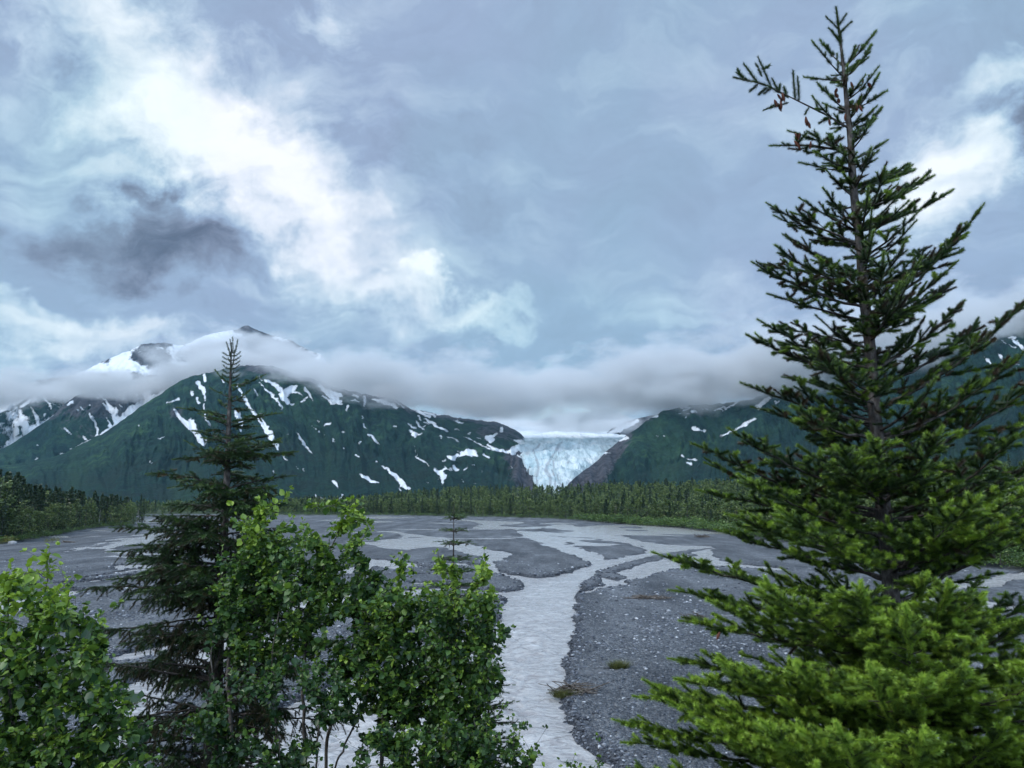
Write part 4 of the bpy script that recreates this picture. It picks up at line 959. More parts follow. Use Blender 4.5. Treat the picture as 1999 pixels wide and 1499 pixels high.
# ---------------------------------------------------------------- the tall spruce on the right
def right_spruce():
    D0 = 6.0
    S = Spruce(5, shoot=0.115, lat_gap=0.082, ter_gap=0.072, lat_len=0.54, young=0.34)
    tp = np.array([(14, 1632), (60, 1637), (150, 1650), (250, 1657), (400, 1670), (600, 1690), (800, 1708), (1000, 1726), (1250, 1748), (1499, 1768), (1800, 1790)], float)
    def trunk(py, dz=0): return np.array(pt(np.interp(py, tp[:, 0], tp[:, 1]), py, D0))
    ys = np.linspace(14, 2080, 70)
    C = np.array([trunk(min(y, 1800)) if y <= 1800 else trunk(1800)-UP*(y-1800)/FPX*D0*1.1 for y in ys])
    C[:, 0] += 0.006*np.sin(ys*0.03)
    f = (ys-14)/(2080-14)
    rad = 0.004+0.018*np.clip(f/0.15, 0, 1)+0.085*f**1.15
    # carry the foot down to the slope
    zf = float(bluff_z(C[-1][0], D0)); C[-1][2] = min(C[-1][2], zf-0.15)
    S.main.tube(C, rad, 10, 0.03)
    def tipc(px, py, dy): return np.array(pt(px, py, D0+dy))
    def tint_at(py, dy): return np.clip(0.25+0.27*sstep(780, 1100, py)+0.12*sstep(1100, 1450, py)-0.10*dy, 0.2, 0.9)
    # leader shoots
    top = trunk(14)
    for px, py in ((1612, 32), (1652, 28), (1662, 42), (1625, 60), (1640, 66), (1618, 55)):
        b = trunk(py+24); e = tipc(px, py, R.uniform(-0.06, 0.06)); S.twig(b, e, 0.003, 0.0015); S.shoot(b, e, 0.3)
    S.shoot(trunk(52), trunk(14), 0.3); S.shoot(trunk(120), trunk(52), 0.25)
    # limbs read off the photograph: tip x, tip y, y where it leaves the trunk, depth offset, sag, thickness
    LIMB = [(1698, 76, 132, 0.0, .1, .008), (1612, 92, 130, .1, .1, .006), (1600, 98, 150, -.1, .1, .006), (1694, 100, 150, .1, .1, .006), (1592, 153, 158, 0, .0, .006), (1714, 188, 218, 0, .1, .006), (1700, 150, 195, -.1, .15, .006), (1608, 175, 215, .1, .12, .006),
            (1712, 222, 268, .1, .1, .007), (1600, 205, 250, -.15, .12, .007), (1706, 162, 235, -.05, .1, .008),
            (1526, 284, 296, 0, .0, .010), (1560, 262, 290, .12, .03, .006), (1714, 286, 312, 0, .08, .007), (1582, 322, 335, .0, .0, .007), (1605, 305, 330, -.2, .05, .007),
            (1806, 352, 402, 0, .18, .009), (1775, 335, 360, .3, .1, .006), (1765, 378, 408, -.2, .1, .006), (1712, 350, 372, .1, .0, .006), (1655, 352, 372, -.1, .0, .005),
            (1845, 380, 452, 0.15, .10, .011), (1516, 408, 476, 0, .05, .010), (1578, 398, 452, .15, .10, .007), (1620, 385, 452, -.15, .12, .008), (1755, 410, 470, -.35, .1, .009), (1530, 430, 480, .3, .05, .008),
            (1908, 416, 612, -0.1, .14, .017), (1700, 430, 520, -.3, .12, .010), (1860, 470, 560, .5, .1, .012), (1510, 520, 560, .2, .02, .009), (1530, 492, 560, -.25, .12, .010), (1545, 470, 540, .4, .08, .008), (1560, 555, 585, .3, .0, .008),
            (1488, 524, 600, -.1, .08, .012), (1850, 528, 640, -.3, .12, .012), (1848, 560, 650, .3, .05, .010), (1520, 580, 625, 0, .0, .011), (1868, 600, 720, .1, .15, .013), (1530, 640, 680, .3, .0, .009),
            (1478, 664, 742, 0, .04, .013), (1500, 636, 720, -.35, .08, .011), (2000, 592, 800, -.1, .16, .022), (1900, 640, 760, .5, .1, .014), (1550, 740, 770, .4, .02, .010), (1600, 690, 790, -.8, .10, .013),
            (1995, 690, 850, .1, .16, .018), (1960, 720, 860, -.5, .16, .016), (1468, 756, 826, 0, .02, .014), (1560, 800, 850, -.6, .08, .013), (1490, 800, 860, .4, .03, .012), (2080, 690, 900, -.3, .16, .02),
            (1372, 874, 1000, -.15, .07, .018), (1442, 850, 950, -.6, .10, .016), (1398, 912, 1010, .25, .04, .014), (1500, 880, 960, .5, .05, .012), (2030, 800, 950, -.1, .15, .018), (1990, 850, 1000, -.9, .14, .017), (2060, 880, 1020, .4, .12, .016),
            (1382, 962, 1040, 0, .0, .014), (1460, 940, 1050, -.7, .08, .016), (1700, 860, 960, -1.1, .1, .014), (1640, 880, 990, -1.2, .10, .015), (1830, 850, 980, -1.2, .12, .016),
            (1296, 1086, 1190, -.2, .05, .018), (1330, 1155, 1230, 0, .02, .015), (1420, 1040, 1130, .3, .05, .013), (1440, 1010, 1110, -.6, .08, .016), (2090, 960, 1100, 0, .12, .018), (2050, 1020, 1150, -.8, .12, .017), (1530, 1000, 1110, -1.2, .10, .016), (1900, 980, 1120, -1.3, .10, .016),
            (1352, 1215, 1290, -.2, .0, .015), (1330, 1290, 1360, 0, .0, .016), (1400, 1180, 1270, -.8, .06, .017), (1500, 1150, 1260, -1.3, .08, .017), (2120, 1130, 1260, 0, .10, .018), (2060, 1180, 1300, -1.0, .1, .018), (1850, 1150, 1270, -1.5, .1, .017), (1680, 1150, 1260, -1.5, .10, .016),
            (1262, 1362, 1440, -.3, .02, .017), (1340, 1330, 1420, -.8, .04, .018), (1222, 1412, 1500, -.3, .0, .018), (1238, 1450, 1530, 0, .0, .018), (1420, 1300, 1400, -1.2, .07, .018), (1560, 1300, 1420, -1.6, .08, .018), (1700, 1310, 1430, -1.8, .08, .018), (1880, 1310, 1430, -1.6, .08, .018), (2080, 1300, 1420, -.9, .08, .018), (2150, 1250, 1380, 0, .08, .018),
            (1250, 1510, 1600, -.5, .0, .018), (1380, 1420, 1530, -1.2, .05, .019), (1500, 1420, 1560, -1.7, .06, .019), (1640, 1430, 1570, -2.0, .06, .02), (1800, 1440, 1580, -1.9, .06, .02), (1960, 1420, 1560, -1.4, .06, .02), (2120, 1400, 1550, -.8, .06, .018),
            (1300, 1540, 1680, -1.0, .0, .018), (1460, 1530, 1700, -1.6, .03, .02), (1620, 1530, 1700, -2.1, .03, .02), (1790, 1530, 1700, -2.1, .03, .02), (1960, 1530, 1700, -1.6, .03, .02)]
    for px, py, y0, dy, sag, r0 in LIMB:
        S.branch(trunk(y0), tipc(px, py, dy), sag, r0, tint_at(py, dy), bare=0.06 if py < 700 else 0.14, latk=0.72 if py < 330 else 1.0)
    # the long cone-bearing limb low on the leader, thrown out to the left
    a = trunk(250); mid_ = tipc(1560, 198, -0.05); S.main.tube(np.array([a, tipc(1615, 225, -.03), mid_, tipc(1500, 168, -.06), tipc(1436, 150, -.05)]), [0.009, 0.008, 0.006, 0.004, 0.002], 6)
    for (x0, y0), (x1, y1) in (((1552, 195), (1548, 138)), ((1560, 198), (1557, 150)), ((1540, 200), (1492, 214)), ((1500, 212), (1510, 205)), ((1520, 180), (1508, 155)), ((1505, 170), (1480, 112)), ((1490, 135), (1502, 128)), ((1488, 150), (1476, 125)),
                               ((1480, 163), (1452, 125)), ((1520, 182), (1522, 165)), ((1498, 170), (1482, 184)), ((1480, 164), (1464, 178)), ((1460, 157), (1438, 142)), ((1470, 160), (1432, 151)), ((1535, 188), (1530, 170)), ((1505, 172), (1492, 182)), ((1450, 154), (1440, 135)), ((1600, 220), (1592, 200)), ((1580, 208), (1572, 222)),
                               ((1640, 240), (1628, 222)), ((1620, 228), (1600, 240)), ((1540, 192), (1520, 178)), ((1520, 180), (1500, 168)), ((1500, 168), (1470, 158))):
        p, q = tipc(x0, y0, -.05), tipc(x1, y1, -.05+R.uniform(-.05, .05)); S.twig(p, q, 0.003, 0.0014); S.shoot(p, q, 0.28)
    # inner limbs all round, so that the crown has depth
    rs = np.random.default_rng(12); y = 120.0
    env = np.array([(100, 45), (250, 60), (400, 120), (600, 165), (800, 215), (1000, 310), (1200, 390), (1400, 490), (1700, 560)], float)
    while y < 1700:
        w = np.interp(y, env[:, 0], env[:, 1])/FPX*D0
        az = rs.uniform(0, 2*math.pi); p0 = trunk(y+30)
        # to the side the silhouette is set by the limbs above; these mostly reach toward and away from the viewer
        sx = math.cos(az)*(0.62 if math.cos(az) < 0 or y < 800 else 0.9); sy = math.sin(az)
        ln_ = w*rs.uniform(0.6, 0.95); rise = 0.38*ln_*(1 if y < 900 else 0.75)
        p1 = p0+np.array([sx*ln_, sy*ln_, rise])
        if 780 < y < 1260 and sy < -0.2 and rs.random() < 0.40: y += 9; continue
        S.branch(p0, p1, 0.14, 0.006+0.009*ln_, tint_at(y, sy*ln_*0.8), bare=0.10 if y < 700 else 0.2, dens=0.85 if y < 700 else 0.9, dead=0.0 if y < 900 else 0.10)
        y += rs.uniform(10, 18) if y < 800 else rs.uniform(8, 13)
    # crowded lower boughs on the near side
    for i in range(34):
        y = rs.uniform(1330, 1740); w = np.interp(y, env[:, 0], env[:, 1])/FPX*D0; az = rs.uniform(-2.95, -0.2); p0 = trunk(y); ln_ = w*rs.uniform(0.75, 1.12)
        S.branch(p0, p0+np.array([math.cos(az)*ln_, math.sin(az)*ln_*0.9, rs.uniform(0.22, 0.42)*ln_]), 0.10, 0.012, tint_at(y, math.sin(az)*ln_), bare=0.3, dens=0.9)
    # cones
    cones = []
    for px, py, dy in [(1512, 203, -.06), (1518, 192, -.04), (1524, 206, -.06), (1530, 195, -.03), (1519, 210, -.02), (1527, 190, -.07), (1573, 236, -.1), (1576, 244, -.07), (1553, 268, -.1), (1561, 268, -.12), (1551, 283, -.08), (1583, 284, -.1), (1558, 288, -.08),
                       (1630, 190, -.1), (1636, 200, -.12), (1634, 180, -.08), (1684, 160, -.1), (1672, 210, -.1), (1678, 214, -.12), (1650, 230, -.12), (1618, 240, -.1), (1661, 168, -.1), (1694, 170, -.05)]:
        p = tipc(px, py-8, dy); cones.append((CONE, p, (rs.uniform(-0.5, 0.5), rs.uniform(-0.5, 0.5), rs.uniform(0, 6)), rs.uniform(0.85, 1.15)))
    cones.append((CONE, tipc(1405, 1234, -1.0), (0.4, 0.3, 0), 0.8))
    base = (float(C[-1][0]), D0, zf)
    return S.finish('spruce_tree', base, 'tall green spruce with a thin cone-bearing top standing beside the gravel bank', 'tree', M_needle, dens=2300, ln=0.033, wd=0.0040, cones=cones)
# ---------------------------------------------------------------- the dark spruce on the left
def left_spruce():
    D0 = 10.0
    S = Spruce(9, shoot=0.13, lat_gap=0.075, ter_gap=0.058, droop=0.55, lat_len=0.66, young=0.10)
    tp = np.array([(660, 452), (740, 450), (850, 446), (1000, 440), (1200, 428), (1499, 412), (1800, 400)], float)
    def trunk(py): return np.array(pt(np.interp(py, tp[:, 0], tp[:, 1]), py, D0))
    ys = np.linspace(668, 1800, 60); C = np.array([trunk(y) for y in ys]); zf = float(bluff_z(C[-1][0], D0)); C[-1][2] = min(C[-1][2], zf-0.2)
    f = (ys-668)/(1132); S.main.tube(C, 0.006+0.012*np.clip(f*8, 0, 1)+0.14*f**1.25, 10, 0.03)
    T_ = lambda px, py, dy: np.array(pt(px, py, D0+dy))
    def sh(x0, y0, x1, y1, tint=0.3, bend=0):
        p, q = T_(x0, y0, 0), T_(x1, y1, R.uniform(-.08, .08)); m_ = (p+q)/2-UP*bend*np.linalg.norm(q-p)
        S.twig(p, m_, 0.005, 0.004); S.twig(m_, q, 0.004, 0.002); S.shoot(p, m_, tint); S.shoot(m_, q, tint+0.05)
    for a in ((454, 690, 449, 663, .3, .1), (456, 690, 464, 664, .3, .3), (452, 700, 442, 668, .3, .0), (455, 690, 454, 658, .3, 0), (455, 712, 458, 684, .3, 0)): sh(*a)
    y = 690
    while y < 745:
        x = np.interp(y, tp[:, 0], tp[:, 1])+1; w = 14+4*R.random()
        sh(x, y+4, x-w, y-2, .28, .15); sh(x, y+5, x+w, y-3, .28, .15); sh(x, y+4, x+R.uniform(-8, 8), y-8, .28, 0); y += 8.5
    LIMB = [(504, 738, 752, 0, .1, .010), (428, 732, 748, .1, .1, .006), (470, 752, 765, .2, .1, .006), (425, 765, 775, -.1, .1, .008), (478, 770, 785, -.2, .1, .008), (430, 785, 800, .3, .05, .008),
            (362, 798, 822, 0, -.02, .013), (536, 808, 826, 0, -.02, .013), (400, 812, 832, -.4, .0, .010), (500, 815, 835, .4, .0, .010), (385, 842, 860, .3, .0, .010), (520, 850, 868, .2, .0, .010),
            (375, 868, 898, -.2, .08, .010), (352, 895, 900, 0, -.06, .012), (566, 884, 905, 0, -.04, .013), (540, 860, 895, -.5, .0, .012), (470, 860, 900, -.7, .0, .011), (415, 880, 915, -.7, .0, .011),
            (300, 924, 950, 0, -.10, .018), (345, 950, 960, -.5, -.08, .015), (560, 930, 955, 0, -.08, .015), (530, 950, 965, -.7, -.06, .015), (330, 985, 1000, .4, -.08, .016), (560, 985, 1000, .3, -.08, .016),
            (410, 960, 975, -.9, -.05, .014), (480, 990, 1000, -1.0, -.05, .014), (330, 1010, 1040, -.6, -.08, .018), (230, 1030, 1075, 0, -.09, .022), (265, 1065, 1085, -.5, -.08, .02), (600, 1050, 1085, .3, -.07, .02), (580, 1090, 1115, -.5, -.06, .02),
            (225, 1130, 1140, 0, -.10, .024), (260, 1095, 1120, .5, -.1, .02), (170, 1150, 1180, -.3, -.08, .024), (300, 1150, 1170, -.9, -.08, .022), (380, 1120, 1150, -1.2, -.06, .02), (620, 1130, 1160, 0, -.07, .022), (560, 1160, 1180, -.8, -.07, .022)]
    for px, py, y0, dy, sag, r0 in LIMB:
        S.branch(trunk(y0), T_(px, py, dy), sag, r0, np.clip(0.36+R.uniform(-.08, .08), .2, 1), bare=0.08, latk=0.72 if py < 860 else 1.0, droop=0.1 if py < 830 else (0.35 if py < 930 else 0.65), dead=0.0 if py < 1050 else 0.12)
    rs = np.random.default_rng(3); y = 800.0
    env = np.array([(780, 40), (850, 80), (950, 120), (1050, 180), (1150, 230), (1300, 250), (1600, 270)], float)
    while y < 1240:
        w = np.interp(y, env[:, 0], env[:, 1])/FPX*D0; az = rs.uniform(0, 2*math.pi); p0 = trunk(y); ln_ = w*rs.uniform(0.65, 1.0)
        S.branch(p0, p0+np.array([math.cos(az)*ln_*0.75, math.sin(az)*ln_, 0.10*ln_]), -0.06, 0.006+0.010*ln_, 0.34, bare=0.12, droop=0.5, dead=0.0 if y < 1000 else 0.15)
        y += rs.uniform(8, 13)
    # lower limbs: thin, half bare, brown
    for i, (px, py, y0, dy) in enumerate([(200, 1225, 1270, 0), (170, 1290, 1330, -.3), (280, 1240, 1250, -.7), (640, 1250, 1290, 0), (600, 1300, 1320, -.6), (220, 1350, 1390, 0), (260, 1400, 1420, -.7), (350, 1330, 1350, -1.1), (620, 1380, 1400, 0), (540, 1400, 1410, -.8), (250, 1450, 1500, -.2), (600, 1480, 1500, 0), (340, 1480, 1520, -.9), (300, 1290, 1330, .6), (560, 1340, 1370, .7), (230, 1300, 1310, .6), (330, 1540, 1570, -.6)]):
        S.branch(trunk(y0), T_(px, py, dy), -0.07, 0.02, 0.28, bare=0.10, droop=0.85, dens=0.9, dead=0.55)
    y = 1010.0
    while y < 1560:
        w = np.interp(y, env[:, 0], env[:, 1])/FPX*D0; az = rs.uniform(0, 2*math.pi); ln_ = w*rs.uniform(0.6, 1.0)
        S.branch(trunk(y), trunk(y)+np.array([math.cos(az)*ln_, math.sin(az)*ln_*0.8, 0.02*ln_]), -0.07, 0.006+0.008*ln_, 0.32, bare=0.08, droop=0.9, dead=0.25+0.35*float(sstep(1080, 1300, y)))
        y += rs.uniform(7, 12)
    base = (float(C[-1][0]), D0, zf)
    S.finish('spruce_tree', base, 'dark drooping spruce with a narrow bare-stemmed top rising from the leafy thicket', 'tree', M_needle2, dens=900, ln=0.032, wd=0.0062)
# ---------------------------------------------------------------- small spruces
def little_spruce(top, foot_py, D0, width, label, seed, tint=0.35, brown=0.0, mat=None, gap=22):
    S = Spruce(seed, shoot=0.075, lat_gap=0.075, ter_gap=0.06, droop=0.1, lat_len=0.30, young=0.15)
    px, py = top
    trunk = lambda y: np.array(pt(px+(y-py)*-0.008, y, D0))
    zf = float(bluff_z(trunk(foot_py)[0], D0)); ys = np.linspace(py, foot_py, 30); C = np.array([trunk(y) for y in ys]); C = np.vstack([C, [C[-1][0], D0, min(zf-0.1, C[-1][2]-0.1)]])
    S.main.tube(C, 0.004+0.03*np.linspace(0, 1, len(C)), 7)
    S.shoot(trunk(py+30), trunk(py), tint); rs = np.random.default_rng(seed); y = py+gap
    while y < foot_py:
        w = np.interp(y-py, [0, 40, 130, 400], [6, width*0.35, width*0.75, width*1.6])/FPX*D0
        a0 = rs.uniform(0, 6.28)
        for j in range(7):
            az = a0+j*0.9+rs.uniform(-.3, .3); L = w*rs.uniform(0.7, 1.1); p0 = trunk(y+rs.uniform(-3, 3))
            S.branch(p0, p0+np.array([math.cos(az)*L, math.sin(az)*L, 0.10*L]), -0.05, 0.007, tint, bare=0.1, dead=brown, droop=0.2)
        y += gap*rs.uniform(0.85, 1.2)
    return S.finish('spruce_sapling', (float(C[-1][0]), D0, zf), label, 'tree', mat or M_needle2, dens=420, ln=0.028, wd=0.0065)
right_spruce()
left_spruce()
little_spruce((886, 985), 1420, 11.0, 62, 'slender young spruce with widely spaced whorls poking above the leafy thicket', 21, 0.40, 0.1, gap=26)
little_spruce((955, 1240), 1800, 8.4, 60, 'small scruffy spruce hanging at the river side of the leafy thicket', 23, 0.36, 0.25, gap=34)
# ================================================================== BROADLEAF THICKET
def leaf_cloud(P, D, tint, size, face=None):
    """one folded ovate leaf per point; P stalk end, D blade direction, face the blade normal"""
    P, D, tint, size = (np.asarray(v, float) for v in (P, D, tint, size)); n = len(P)
    Nn = np.array([0, 0, 1.0])+0.55*R.standard_normal((n, 3)) if face is None else face
    S = np.cross(D, Nn); S /= np.linalg.norm(S, axis=1)[:, None]+1e-9; Nn = np.cross(S, D)
    s = size[:, None]; w = s*0.40; fold = R.uniform(0.05, 0.35, n)[:, None]; curl = R.uniform(-0.05, 0.30, n)[:, None]
    b = P; tip = P+D*s-Nn*s*curl
    r1 = P+D*s*0.22+S*w*0.85+Nn*w*fold; r2 = P+D*s*0.58+S*w*0.95+Nn*(w*fold-s*curl*0.35)
    l1 = P+D*s*0.22-S*w*0.85+Nn*w*fold; l2 = P+D*s*0.58-S*w*0.95+Nn*(w*fold-s*curl*0.35)
    V = np.stack([b, r1, r2, tip, l2, l1], 1).reshape(-1, 3)
    i = np.arange(n)[:, None]*6
    Q = np.concatenate([i+np.array([[0, 1, 2, 3]]), i+np.array([[0, 3, 4, 5]])])
    return V, Q, np.repeat(tint, 6)
def in_poly(x, y, poly):
    ins = np.zeros(x.shape, bool); P = np.array(poly, float)
    for (ax, ay), (bx, by) in zip(P, np.roll(P, -1, 0)):
        if ay == by: continue
        c = (ay > y) != (by > y); ins ^= c & (x < (bx-ax)*(y-ay)/(by-ay)+ax)
    return ins
def smooth_at(L, q, k):
    w = np.exp(-((np.linspace(-0.8, 0.8, 9))/0.5)**2); w /= w.sum()
    return float(sum(wi*np.interp(q+o, np.arange(len(L)), L[:, k]) for wi, o in zip(w, np.linspace(-0.8, 0.8, 9))))
def leafy_tree(name, label, cat, stems, poly, D0, dd, ntip, seed, leaf=0.060, perm=16, group=None, tops=(), tint0=0.42, r0=0.022, bright_top=None, bark=None, twigl=0.36):
    """stems: list of stem polylines [(px,py,dy)...] from foot to top; tips fill the outline poly"""
    rs = np.random.default_rng(seed)
    nodes, parent, stem_id = [], [], []
    for st in stems:
        L = np.array(st, float); ys = np.linspace(0, len(L)-1, max(8, int(len(L)*7)))
        pr = -1
        for q in ys:
            px, py, dy = (smooth_at(L, q, k) for k in range(3))
            nodes.append(np.array(pt(px, py, D0+dy))+rs.standard_normal(3)*0.004); parent.append(pr); pr = len(nodes)-1
    # foot each stem on the slope
    roots = [i for i, p in enumerate(parent) if p == -1]
    for i in roots:
        p = nodes[i]; zf = float(bluff_z(p[0]*0.9, p[1])); 
        nodes.append(np.array([p[0]*0.93, p[1], min(zf-0.1, p[2]-0.1)])); parent[i] = len(nodes)-1; parent.append(-1)
    P = np.array(poly, float); lo, hi = P.min(0), P.max(0); tips = []
    while len(tips) < ntip:
        x, y = rs.uniform(lo[0], hi[0], 400), rs.uniform(lo[1], hi[1], 400); m = in_poly(x, y, poly)
        hole = vnoise(x*0.022+seed, y*0.022, seed=seed)+0.5*vnoise(x*0.06, y*0.06, seed=seed+1)
        m &= (hole > -0.36)
        for a, b in zip(x[m], y[m]): k_ = 26 if rs.random() < 0.22 else 7; tips.append(pt(a+rs.normal(0, k_), b+rs.normal(0, k_), D0+dd*rs.uniform(-1, 1)))
    tips = np.array(tips[:ntip]); 
    for a in tops: tips = np.vstack([tips, np.array(pt(*a[:2], D0+(a[2] if len(a) > 2 else 0)))])
    N = np.array(nodes)
    # nearest first, so that twigs fork from limbs already grown
    d0 = np.min(np.linalg.norm(tips[:, None]-N[None], axis=2), axis=1); order = np.argsort(d0)
    NL = [n for n in nodes]; PL = list(parent); ends = []
    buf = np.zeros((len(NL)+ntip*9+200, 3)); buf[:len(NL)] = N; cnt = len(NL)
    for k in order:
        tp_ = tips[k]; Bf = buf[:cnt]; v = tp_-Bf; d = np.linalg.norm(v, axis=1)
        cost = d+np.maximum(0, -v[:, 2])*1.5+np.maximum(0, 0.25*d-v[:, 2])*0.6
        j = int(np.argmin(cost)); L = d[j]; n = int(min(8, max(2, L/0.07)))
        a = Bf[j].copy(); ctrl = a+(tp_-a)*0.5+np.array([0, 0, -0.10*L])+rs.standard_normal(3)*0.06*L
        prev = j
        for s in np.linspace(0, 1, n+1)[1:]:
            q = (1-s)**2*a+2*s*(1-s)*ctrl+s*s*tp_
            buf[cnt] = q; PL.append(prev); prev = cnt; cnt += 1
        ends.append(prev)
    X = buf[:cnt]; PL = np.array(PL)
    w = np.zeros(cnt)
    for e in ends:
        q = e
        while q != -1: w[q] += 1; q = PL[q]
    rad = np.minimum(0.00125*np.maximum(w, 1)**0.46, r0*1.6)
    W = Wood(); ch = np.where(PL >= 0)[0]
    ra = rad[PL[ch]]; ra = np.minimum(ra, rad[ch]*1.8+0.001)
    big = rad[ch] > 0.006
    W.segs(X[PL[ch]][big], X[ch][big], ra[big], rad[ch][big], 7); W.segs(X[PL[ch]][~big], X[ch][~big], ra[~big], rad[ch][~big], 4)
    # leaves along the last stretch of every twig
    LP, LD, LT, LS = [], [], [], []; ttop = X[:, 2].max()
    for e in ends:
        q = e; path = [X[e]]; acc = 0
        while PL[q] != -1 and acc < twigl: acc += np.linalg.norm(X[PL[q]]-X[q]); q = PL[q]; path.append(X[q])
        path = np.array(path); T = path[0]-path[-1]; T = norm(T)
        seg = np.concatenate([[0], np.cumsum(np.linalg.norm(np.diff(path, axis=0), axis=1))])
        nl = int(perm*0.9*rs.uniform(0.5, 1.4)); base_t = tint0+rs.normal(0, 0.14)
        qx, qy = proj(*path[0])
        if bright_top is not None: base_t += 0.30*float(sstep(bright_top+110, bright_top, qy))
        for i in range(nl):
            s = seg[-1]*(rs.random()**1.3); p = np.array([np.interp(s, seg, path[:, k]) for k in range(3)])
            d = norm(T*rs.uniform(0.1, 0.9)+rs.standard_normal(3)*0.75+np.array([0, 0, -0.15])); 
            LP.append(p+d*0.015); LD.append(d); young = s < 0.05
            LT.append(base_t+rs.normal(0, 0.10)+(0.12 if young else 0)); LS.append(leaf*rs.uniform(0.45, 1.45)*(0.65 if young else 1))
        for i in range(3):
            d = norm(T+rs.standard_normal(3)*0.5); LP.append(path[0]); LD.append(d); LT.append(base_t+0.25); LS.append(leaf*rs.uniform(0.4, 0.8))
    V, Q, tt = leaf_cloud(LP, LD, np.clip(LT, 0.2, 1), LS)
    base = X[roots[0]]; b0 = nodes[len(nodes)-len(roots)]; loc = (float(b0[0]), float(b0[1]), float(b0[2])+0.1); off = np.array(loc)
    root = empty(name, loc); tag(root, label, cat, group)
    WV, WQ = W.arrays()
    link('stem', mesh_np('stem', WV-off, Q=WQ, smooth=True, mats=[bark or M_bark_alder]), root)
    link('foliage', mesh_np('foliage', V-off, Q=Q, attrs={'tint': tt}, mats=[M_leaf]), root)
    print(name, len(tips), 'tips', len(LP), 'leaves')
    return root
G = 'leafy young trees in the thicket below the viewpoint'
leafy_tree('broadleaf_tree', 'broad leafy young tree with a bright yellow-green crown hiding the left spruce trunk', 'tree',
    [[(455, 1560, 0), (452, 1400, 0), (440, 1300, .1), (470, 1200, 0), (490, 1080, 0), (510, 985, 0)], [(466, 1560, -.1), (430, 1380, -.2), (400, 1260, -.2), (480, 1100, -.1)]],
    [(492, 1010), (515, 972), (535, 978), (548, 1020), (575, 1030), (590, 1060), (590, 1120), (610, 1200), (560, 1290), (520, 1300), (470, 1270), (430, 1220), (420, 1150), (440, 1080), (470, 1060), (465, 1010)], 8.2, 0.5, 493, 31, leaf=0.062, group=G, bright_top=985, tops=((505, 975), (520, 968), (535, 980)))
leafy_tree('broadleaf_tree', 'leafy young tree whose thin top branches wave above the middle of the thicket', 'tree',
    [[(600, 1560, 0), (592, 1400, 0), (590, 1300, 0), (610, 1180, 0), (640, 1080, .1), (680, 1000, .1)], [(540, 1560, -.1), (540, 1400, -.1), (525, 1280, -.1), (560, 1130, 0)], [(640, 1560, .1), (632, 1440, .1), (680, 1320, .1), (700, 1200, .1), (705, 1080, .1)]],
    [(560, 1090), (590, 1040), (606, 1005), (622, 1050), (645, 1085), (668, 1050), (676, 990), (690, 980), (704, 1000), (718, 1040), (730, 1080), (738, 1090), (765, 1140), (775, 1250), (700, 1300), (640, 1310), (590, 1270), (560, 1200), (545, 1110)], 7.8, 0.55, 568, 32, leaf=0.060, group=G, bright_top=985, tops=((688, 974), (680, 978), (700, 985), (660, 985), (602, 990), (615, 984)))
leafy_tree('broadleaf_tree', 'leafy young tree with pale forking stems in the centre of the thicket', 'tree',
    [[(740, 1560, 0), (750, 1400, 0), (760, 1300, 0), (770, 1200, 0), (780, 1110, 0)], [(640, 1540, .1), (660, 1480, .1), (720, 1360, .1), (745, 1250, 0), (760, 1180, 0)]],
    [(730, 1120), (760, 1110), (775, 1085), (795, 1090), (805, 1120), (830, 1120), (850, 1150), (860, 1230), (850, 1330), (820, 1400), (760, 1420), (710, 1380), (690, 1300), (700, 1200)], 7.4, 0.5, 493, 33, leaf=0.057, group=G, bright_top=1090, tops=((770, 1088), (782, 1083), (792, 1090), (775, 1095)))
leafy_tree('broadleaf_tree', 'leafy young tree with a leaning stem at the river edge of the thicket', 'tree',
    [[(815, 1560, 0), (830, 1440, 0), (862, 1330, 0), (880, 1220, 0), (900, 1120, 0)], [(825, 1540, -.1), (850, 1380, -.2), (915, 1260, -.1), (955, 1200, 0)]],
    [(838, 1150), (852, 1085), (866, 1085), (876, 1130), (905, 1145), (935, 1110), (950, 1105), (948, 1150), (968, 1165), (975, 1210), (990, 1230), (972, 1290), (985, 1330), (955, 1370), (960, 1430), (970, 1500), (900, 1510), (850, 1480), (830, 1400), (835, 1300), (830, 1200)], 7.2, 0.5, 777, 34, leaf=0.052, group=G, bright_top=1100, tops=((848, 1078), (856, 1074), (944, 1088), (948, 1095), (885, 1092)))
leafy_tree('broadleaf_tree', 'low leafy young tree filling the foot of the thicket beside the river', 'tree',
    [[(900, 1600, 0), (900, 1500, 0), (890, 1420, 0)], [(800, 1600, 0), (790, 1500, 0), (760, 1440, 0)]],
    [(700, 1440), (760, 1410), (830, 1420), (880, 1390), (950, 1400), (975, 1440), (965, 1560), (700, 1560)], 6.6, 0.5, 388, 35, leaf=0.047, group=G, tint0=0.36)
leafy_tree('broadleaf_tree', 'dark green leafy young tree with thin bare stems at the bottom of the thicket', 'tree',
    [[(560, 1600, 0), (545, 1450, 0), (530, 1350, 0)], [(470, 1600, 0), (450, 1480, 0), (430, 1380, 0)], [(620, 1600, 0), (615, 1450, 0), (640, 1350, 0)]],
    [(330, 1440), (400, 1370), (470, 1290), (560, 1300), (640, 1290), (700, 1330), (710, 1420), (640, 1400), (600, 1440), (650, 1490), (720, 1480), (720, 1560), (400, 1560), (410, 1430)], 7.0, 0.6, 426, 36, leaf=0.052, group=G, tint0=0.26)
